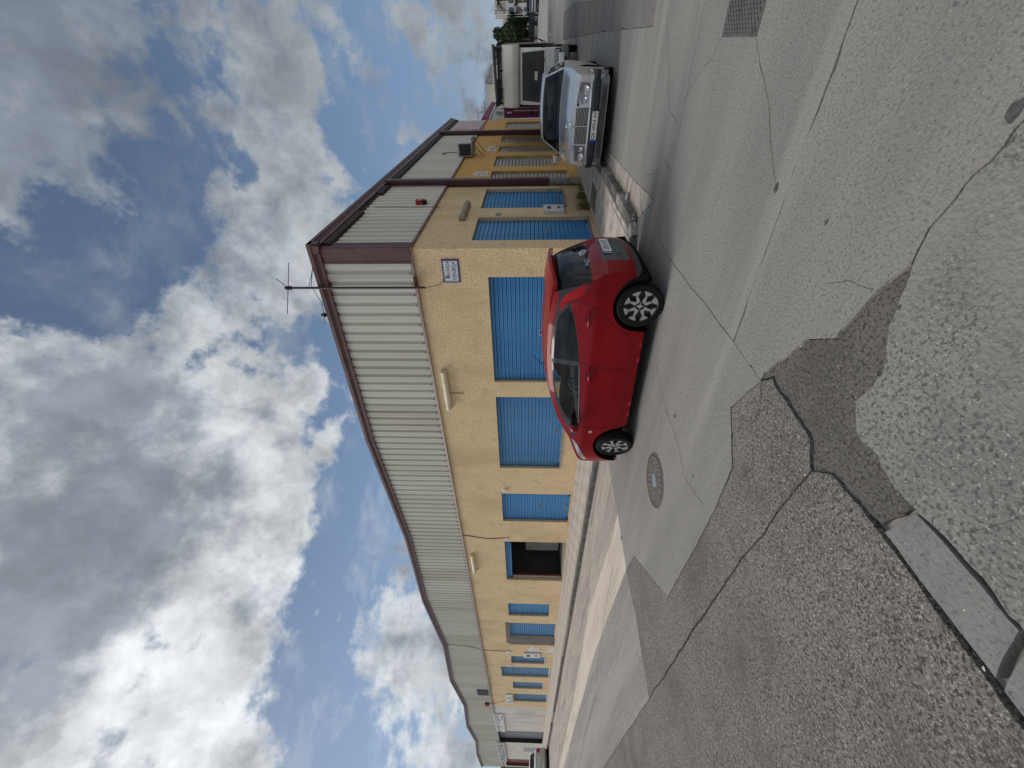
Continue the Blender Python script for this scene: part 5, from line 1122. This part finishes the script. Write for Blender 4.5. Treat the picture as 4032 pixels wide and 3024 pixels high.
for sd in (-1,1):
    w_ = MB(); w_.add([(x, sd*.845, z) for x, z in ((-2.45,1.2),(-1.35,1.2),(-1.35,1.9),(-2.22,1.9))],[(0,1,2,3)]); w_.out('door_window', GLASSO, tk)
    MB().tube([(-2.52,sd*.842,1.1),(-2.52,sd*.842,.62),(-1.28,sd*.842,.62),(-1.28,sd*.842,1.95)],.006,4).out('door_seam', DARK, tk)
for y0,y1 in ((-.82,-.36),(.36,.82)):
    hl = bpy.data.objects.new('headlight', None); COL.objects.link(hl); hl.parent = tk; sd = 1 if y0 > 0 else -1
    MB().cbox(-2.77,-2.68,y0,y1,.62,.80,.01).out('housing', BLACK, hl); MB().cbox(-2.785,-2.72,y0+(.04 if sd<0 else .02),y1-(.02 if sd<0 else .04),.645,.785,.015).out('lens', LENS, hl); MB().cbox(-2.78,-2.70,sd*.745-.04,sd*.745+.04,.645,.785,.01).out('indicator', mat('indicator',(.55,.42,.34),.2), hl)
MB().box(-2.765,-2.745,-.35,.35,.66,.78).out('grille', GREYP, tk)
for z in (.84,.98): MB().tube([(-2.745,-.80,z),(-2.745,.80,z)],.004,4).out('panel_seam', GREYP, tk)
for y in (-.28,.28): MB().tube([(-2.748,y,.84),(-2.735,y,1.1)],.004,4).out('panel_seam', GREYP, tk)
MB().cbox(-2.86,-2.62,-.90,.90,.34,.60,.06).out('front_bumper', mat('bumper_grey',(.20,.205,.215),.45), tk, smooth=40)
for y in (-.45,.45): MB().box(-2.865,-2.855,y-.14,y+.14,.40,.50).out('fog_recess', BLACK, tk)
for y0, y1 in ((-.55,.1),(.05,.62)): MB().tube([(-2.75,y0,1.16),(-2.66,y1,1.28)],.013,5).out('wiper', BLACK, tk)
MB().box(ws(1.44)-.035,ws(1.44)-.03,-.05-.13,-.05+.13,1.40,1.50).out('windscreen_paper', WHITE, tk)
MB().cbox(-2.30,-2.0,-.65,.65,1.0,1.2,.05).out('dashboard', SEAT, tk)
# over-cab body and box
oc = MB(); oc.prism([(-2.28,2.06),(-2.42,2.10),(-2.46,2.30),(-2.30,2.62),(-2.10,2.70),(2.75,2.70),(2.75,.75),(-1.10,.75),(-1.10,2.06)], (-.93,.93)); me = oc.mesh('box_body', TRB)
tbm = bmesh.new(); tbm.from_mesh(me); bmesh.ops.bevel(tbm, geom=tbm.edges[:], offset=.05, segments=3, affect='EDGES', profile=.6); tbm.to_mesh(me); tbm.free(); me.polygons.foreach_set('use_smooth',[True]*len(me.polygons)); me.set_sharp_from_angle(angle=.6); link('box_body', me, tk)
for sd in (-1,1): MB().box(-1.98,2.73,min(sd*.932,sd*.955),max(sd*.932,sd*.955),.78,2.66).out('side_panel', TRG, tk)
MB().box(-1.0,2.7,-.8,.8,.45,.74).out('chassis', DARK, tk)
for x in (-1.95,1.6):
    for sd in (-1,1): wheel(tk, x, sd*.78, .32, .2, sd, 'steel')
# roof rack
rk = bpy.data.objects.new('roof_rack', None); COL.objects.link(rk); rk.parent = tk
for y in (-.86,.86): MB().box(-2.30,2.6,y-.03,y+.03,2.86,2.92).out('rail', BLACK, rk)
for x in (-2.28,-1.2,0,1.2,2.5): MB().box(x-.025,x+.025,-.86,.86,2.80,2.86).out('cross_bar', BLACK, rk)
for x in (-2.2,0,2.4):
    for y in (-.80,-.2,.35,.80): MB().box(x-.03,x+.03,y-.03,y+.03,2.68,2.81).out('leg', BLACK, rk)
MB().tube([(-2.3,-.95,2.98),(-2.32,.7,2.90)],.055,8).out('pipe', GREYP, rk); MB().tube([(-2.15,-.92,2.99),(-2.2,.3,2.94)],.045,8).out('pipe', BLACK, rk); MB().box(-2.25,-1.7,.35,.86,2.9,2.96).out('tool_tray', BLACK, rk)
for k in range(3): MB().tube([(-2.2,.80-.25*k,2.72),(-2.2,.60-.25*k,2.88)],.02,5).out('brace', GREYP, rk)
for sd in (-1,1):
    ma = bpy.data.objects.new('mirror_arm', None); COL.objects.link(ma); ma.parent = tk
    MB().cbox(-2.66,-2.56,sd*.86-.03,sd*.86+.03,1.12,1.26,.01).out('bracket', BLACK, ma); MB().tube([(-2.62,sd*.87,1.24),(-2.66,sd*1.00,1.25),(-2.68,sd*1.08,1.42),(-2.66,sd*1.06,1.58)],.014,6).tube([(-2.62,sd*.87,1.16),(-2.66,sd*1.00,1.16),(-2.68,sd*1.06,1.36)],.014,6).out('arm', BLACK, ma); MB().cbox(-2.68,-2.60,sd*1.07-.07,sd*1.07+.07,1.55,1.68,.02).out('mirror_head', BLACK, ma)

# ---- other vehicles far off
wc, c_, X = saloon('parked_car', 'pale silver saloon cut off at the far left end of the street, seen from behind', 'car', (-38.6,-3.05,0), 0, 4.5, 1.75, 1.44, mat('pale_silver',(.52,.51,.48),.3,metal=.4,coat=.8), None, GLASSM, .31, 2.65, .9, 'alloy')
for sd in (-1,1): MB().cbox(X(4.40),X(4.515),min(sd*.55,sd*.80),max(sd*.55,sd*.80),.66,.86,.03).out('tail_light', TAIL, wc)
plate_at(wc, MREAR(X(4.56),0,.62), '1754 CDK'); MB().cbox(X(4.35),X(4.60),-.84,.84,.26,.50,.05).out('rear_bumper', MATS['pale_silver'], wc, smooth=40)
MB().tube([(X(4.3),-.4,.24),(X(4.58),-.4,.22)],.03,8).out('exhaust', STEEL, wc)
zr = rise(70)
suv, c_, X = saloon('parked_car', 'dark four wheel drive car with bright bumper at the far end of the road', 'car', (7.05,72.5,zr+.03), math.pi/2+.12, 4.6, 1.95, 1.75, mat('suv_black',(.02,.025,.035),.25,coat=1), None, GLASSM, .37, 2.7, .85, 'alloy', True)
MB().box(X(-.09),X(-.03),-.62,.62,.78,.95).out('grille', CHROME, suv); MB().cbox(X(-.15),X(.1),-.92,.92,.40,.58,.04).out('front_bumper', CHROME, suv)
for sd in (-1,1): MB().cbox(X(-.07),X(.08),min(sd*.64,sd*.88),max(sd*.64,sd*.88),.80,.98,.02).out('headlight', LENS, suv)
sc_, c_, X = saloon('parked_car', 'small blue car half hidden beyond the box truck on the far roadside', 'car', (3.9,80,rise(80)+.1), .1, 4.1, 1.7, 1.45, mat('far_blue',(.12,.20,.30),.3,coat=1), None, GLASSD, .3, 2.5, .8, 'steel')

# ------------------------------------------------------------------ background
def bldg(name, label, cat, loc, rz=0): return thing(name, label, cat, loc, rz)
b = bldg('farm_building', 'pale stained flat building with grey pitched roof beyond the box truck', 'building', (-.4,34,0))
MB().box(-1.6,1.15,-2,4,0,5.05).out('wall', CREAM, b); MB().box(-1.6,2.3,-2.05,-2.0,3.3,4.62).out('parapet', CREAM, b)
MB().prism([(1.12,5.3),(1.12,4.4),(2.9,4.0),(2.2,4.85)], (-2.0,4.0)).out('roof', mat('grey_roof',(.30,.30,.31),.8,(.20,.20,.21),3), b)
f = MB().box(-.15,.15,-2.07,-2.051,4.25,4.40).out('window', DARK, b); MB().box(-.18,.18,-2.065,-2.06,4.22,4.25).out('sill', WHITE, f)
b2 = bldg('brick_shed', 'low red brick shed with white edged roof in front of the pale building', 'shed', (.5,30,0)); MB().box(-.9,.55,-1,1,0,4.3).out('wall', BRICK, b2); MB().prism([(-.95,4.3),(.6,4.3),(1.3,3.85),(1.25,3.75),(.55,4.18),(-.95,4.18)], (-1.1,1.1)).out('roof', WHITE, b2)
MB().box(-.5,-.2,-1.02,-1.001,3.6,4.0).out('window', DARK, b2); MB().box(-1.0,-.85,-1.0,1.0,0,4.0).out('pillar', GREYR, b2)
b3 = bldg('neighbour_building', 'building with a magenta gable showing just past the ochre wall', 'building', (-1.6,22,0)); MB().box(-2,1.35,-1.5,6,0,4.05).out('wall', CREAM, b3); MB().prism([(.6,4.06),(1.42,4.06),(1.55,4.45),(1.32,4.6),(.6,4.6)], (-1.5,6)).out('roof', MAGR, b3)
b4 = bldg('sheet_roof', 'pale blue patched sheet canopy next to the ochre wall', 'canopy', (.3,20.6,0)); MB().prism([(-.55,4.12),(.08,3.78),(.08,3.70),(-.55,4.04)], (-.9,2.4)).out('sheet', SHEETB, b4); MB().prism([(-.55,3.95),(.08,3.66),(.1,3.3),(-.55,3.55)], (-.95,-.91)).out('panel', SHEETB, b4)
for y in (-.6,2.1): MB().box(.0,.06,y-.03,y+.03,0,3.7).out('post', MAG, b4)
b5 = bldg('steel_frame', 'magenta steel door frame with grey pipes beside the end of the ochre wall', 'frame', (.25,18.75,0)); MB().box(-.22,-.12,-.1,.1,.1,3.1).out('post', MAG, b5); MB().box(.20,.30,-.1,.1,.1,3.1).out('post', MAG, b5); MB().box(-.12,.20,-.08,.08,2.95,3.1).out('lintel', MAG, b5); MB().box(-.12,.20,.02,.05,.1,2.95).out('door', MAG, b5)
for z in (2.62,1.9,.9): MB().box(-.12,.20,-.0,.019,z,z+.05).out('rail', MAG, b5)
for x, z0, z1 in ((-.02,3.12,3.52),(.1,3.12,3.55),(.04,2.66,2.93)): MB().tube([(x,-.16,z0),(x,-.16,z1)],.055,8).out('pipe', STEEL, b5)
MB().tube([(.12,-.13,1.2),(.12,-.13,2.6)],.025,8).out('pipe', STEEL, b5)
an = thing('roof_antenna', 'thin television antenna on the pale building above the box truck', 'antenna', (-1.15,32,4.6)); MB().tube([(0,0,0),(0,0,1.4)],.02,6).out('pole', BLACK, an); MB().tube([(-.6,0,1.38),(0,0,1.38)],.015,5).out('rod', BLACK, an); MB().tube([(0,0,.75),(.85,0,.80)],.02,5).out('rod', BLACK, an)
for s in (-1,1): MB().tube([(.1,0,.75),(.3,0,.75+.22*s)],.012,4).out('rod', BLACK, an)
an = thing('roof_antenna', 'lone thin whip antenna at the roof edge of the pale building', 'antenna', (.75,33,5.0)); MB().tube([(0,0,0),(0,0,.3),(.6,0,.34)],.015,5).out('rod', BLACK, an)
b6 = bldg('white_building', 'distant pale block with dark windows behind the lamp posts', 'building', (9.0,100,rise(100))); MB().box(-1.9,6,-2,6,0,5.5).out('wall', mat('far_white',(.58,.57,.56),.8,(.50,.48,.46),1), b6)
wm = MB().box(-.35,.35,-2.03,-2.001,0,1.0).mesh('window', mat('far_window',(.08,.10,.16),.2)); 
for z in (1.0,2.6,4.0):
    for x in (-1.2,.1,1.4,2.7,4.0): link('window', wm, b6, (x,0,z))
b7 = bldg('pink_building', 'far pale pink hillside block under the sky at the road end', 'building', (13.5,300,0)); MB().box(-6,8,-4,6,0,17).out('wall', mat('far_pink',(.46,.39,.36),.9,(.40,.35,.34),.2), b7); MB().box(-1,8,-3,6,17,21.5).out('upper_wall', mat('far_pale',(.44,.43,.43),.9), b7)
for x in (-4,-1.5,1,3.5,6): MB().box(x-.5,x+.5,-4.05,-4.001,11,13).out('window', mat('far_window',(.08,.10,.16),.2), b7)
fw = thing('fence', 'dark green mesh fence below the trees across the far road', 'fence', (4.6,76.5,rise(76))); MB().box(-3.5,1.3,-.05,.05,.0,1.35).out('panel', mat('fence_green',(.03,.055,.06),.8), fw); MB().box(-3.5,1.4,-.25,-.1,.0,.45).out('kerb_wall', mat('far_kerb',(.42,.38,.33),.9), fw)
for x in (-3.4,-1.8,-.2,1.28): MB().box(x-.03,x+.03,-.09,-.051,0,1.5).out('post', GREYP, fw)
tag(MB().cbox(5.0,5.45,75.6,76.2,rise(76)-.1,rise(76)+.75,.03).out('litter_bin', BLACK), 'dark squat bin standing at the far roadside kerb', 'bin')
for x, h_, lab in ((6.1,6.4,'white lamp post nearest the dark far trees'),(6.38,6.9,'taller white lamp post beside the first one'),(6.85,6.7,'slim grey lamp post at the right of the far road')):
    t = thing('street_lamp', lab, 'lamp post', (x,76,rise(76)), 0, 'lamp posts at the far road'); MB().tube([(0,0,0),(0,0,h_)],[.06,.035],8).out('pole', WHITE if h_ < 6.65 or h_ > 6.8 else GREYP, t); MB().tube([(0,0,h_),(.35,-.2,h_+.1)],.03,5).out('arm', STEEL, t); MB().cbox(.25,.6,-.3,-.12,h_+.06,h_+.14,.02).out('lantern', STEEL, t)
t = thing('road_sign', 'small red and white road sign between the far lamp posts', 'sign', (6.6,75,rise(75))); MB().tube([(0,0,0),(0,0,2.5)],.03,6).out('pole', STEEL, t); MB().lathe([(0,0),(.22,0),(.22,.02),(0,.02)],(0,-.04,2.5),'y',16).out('disc', mat('sign_red',(.5,.03,.03),.5), t); MB().box(-.15,.15,-.05,-.041,2.46,2.54).out('bar', WHITE, t)
# trees: limbs plus leaf clumps spread through the crown
def tree(x, y, z0, h, rx, rz, zc, n, lab, m=FOLI, seed=0, lobes=None, leaf=.20, group='trees beyond the far road'):
    rnd = random.Random(seed); t = thing('broadleaf_tree', lab, 'tree', (x,y,z0), 0, group)
    tr = MB(); tr.tube([(0,0,0),(.05,.02,zc*.45),(.0,.05,zc)],[.20,.16,.09],8)
    for k in range(7):
        a = k*.9+seed; tr.tube([(0,0,zc*(.45+.05*k)),(rx*.35*math.cos(a),rx*.35*math.sin(a),zc*(.75+.04*k)),(rx*.7*math.cos(a),rx*.7*math.sin(a),zc+rz*.35*math.sin(k*2.1))],[.08,.05,.02],5)
    tr.out('trunk', TRUNK, t)
    lobes = lobes or [(rnd.uniform(-.75,.75)*rx, rnd.uniform(-.6,.6)*rx, zc+rnd.uniform(-.75,.8)*rz, rnd.uniform(.28,.50)*min(rx,rz)) for _ in range(16)]
    b = MB()
    for k in range(n):
        lx, ly, lz, lr = rnd.choice(lobes); d = Vector((rnd.gauss(0,1),rnd.gauss(0,1),rnd.gauss(0,1))).normalized()*lr*rnd.uniform(.45,1.08)
        p = Vector((lx,ly,lz))+d; u = Vector((rnd.gauss(0,1),rnd.gauss(0,1),rnd.gauss(0,1))).normalized(); v = u.cross(Vector((rnd.gauss(0,1),rnd.gauss(0,1),rnd.gauss(0,1)))).normalized(); s = leaf*rnd.uniform(.5,1.3)
        b.add([p-u*s, p+v*s*.5, p+u*s, p-v*s*.5], [(0,1,2,3)])
    b.out('crown', m, t); return t
tree(3.4,76,rise(76),7,2.3,2.7,4.2,11000,'tall dark tree rising highest behind the box truck',FOLI,1)
tree(4.9,77,rise(77),5.2,1.6,2.2,3.0,9500,'lower dark tree right of the tallest one beside the lamp posts',FOLI,2)
tree(1.2,79,rise(79),6,1.6,1.9,4.2,5000,'dark tree mostly hidden by the truck roof rack',FOLI,3)
tree(4.2,79,rise(79),5.2,2.2,1.8,2.2,7000,'bushy dark growth filling the gap under the tall trees',FOLI,4)
def palm(x, y, z0, h, lab, seed, n=16, L=1.1):
    rnd = random.Random(seed); t = thing('palm_tree', lab, 'palm', (x,y,z0), 0, 'palms beyond the truck'); MB().tube([(0,0,0),(.08,0,h*.5),(.02,0,h)],[.16,.12,.10],8).out('trunk', TRUNK, t); b = MB()
    for k in range(n):
        a = 2*math.pi*k/n+rnd.uniform(-.2,.2); el = rnd.uniform(-.3,1.1); d = Vector((math.cos(a)*math.cos(el),math.sin(a)*math.cos(el),math.sin(el))); pts = [Vector((0,0,h))+d*L*s+Vector((0,0,-.75*L*s*s)) for s in (0,.25,.5,.75,1)]
        for i in range(4):
            for q in range(5):
                p = pts[i].lerp(pts[i+1], q/5); sd = Vector((-d.y,d.x,0)).normalized()
                for sg_ in (-1,1):
                    e = p + sd*sg_*L*.26*(1-.7*(i+q/5)/4.2) + Vector((0,0,-.14*L)) + d*.1*L; w = d*.028*L; b.add([p-w,p+w,e],[(0,1,2)])
    b.out('frond_crown', FOLI2, t); return t
palm(.85,62,0.4,5.9,'palm crown showing above the middle of the truck rack',5); palm(-.2,60,.4,5.6,'lower palm crown at the left of the truck rack',9,14,1.0)
palm(8.1,78,rise(78),6.0,'ragged palm with hanging fronds at the right edge by the far road',6,22,1.5); palm(7.6,74,rise(74),3.2,'short palm below the ragged one at the right edge',8,18,1.2)
# hall beyond the far left end of the long wall
hl = thing('grey_hall', 'tall grey panelled hall behind the far left end of the warehouse', 'hall', (-60,24,0)); MB().box(-14,-3.5,-6,14,0,12.2).out('wall', mat('hall_grey',(.30,.32,.35),.7,(.26,.28,.31),.6), hl)
for x in (-11,-8.5,-6): MB().box(x-.06,x+.06,-6.05,-6.001,0,12.2).out('panel_joint', GREYP, hl)
MB().box(-14.2,-3.4,-6.2,14.2,12.2,12.5).out('roof_edge', GREYP, hl)
tb2 = thing('turquoise_building', 'turquoise fronted unit beyond the far left end of the wall', 'building', (-66,-.1,0)); MB().box(-6,3.4,-.6,8,0,4.2).out('wall', mat('turquoise',(.20,.46,.42),.7,(.16,.38,.35),2), tb2); MB().box(-6,3.5,-.8,8.2,4.2,4.6).out('roof_edge', MAROON, tb2)
tag(MB().prism([(-4,-.01),(-.8,-.02),(0,.01),(.8,0),(4,0)],(0,.01),'x').out('road_scrap', WHITE), 'x', 'litter') if False else None
tag(MB().cbox(3.55,3.75,33.0,33.9,rise(33)-.03,rise(33)+.03,.02).out('paper_scrap', WHITE), 'white scrap of paper lying on the road beyond the truck', 'litter')
tag(MB().lathe([(0,0),(.033,0),(.033,.09),(.012,.11),(0,.11)],axis='x',n=10).xf(Matrix.Translation((1.30,-1.22,.035))).out('drinks_can', STEEL), 'crushed metal can lying in the gutter by the kerb', 'can')
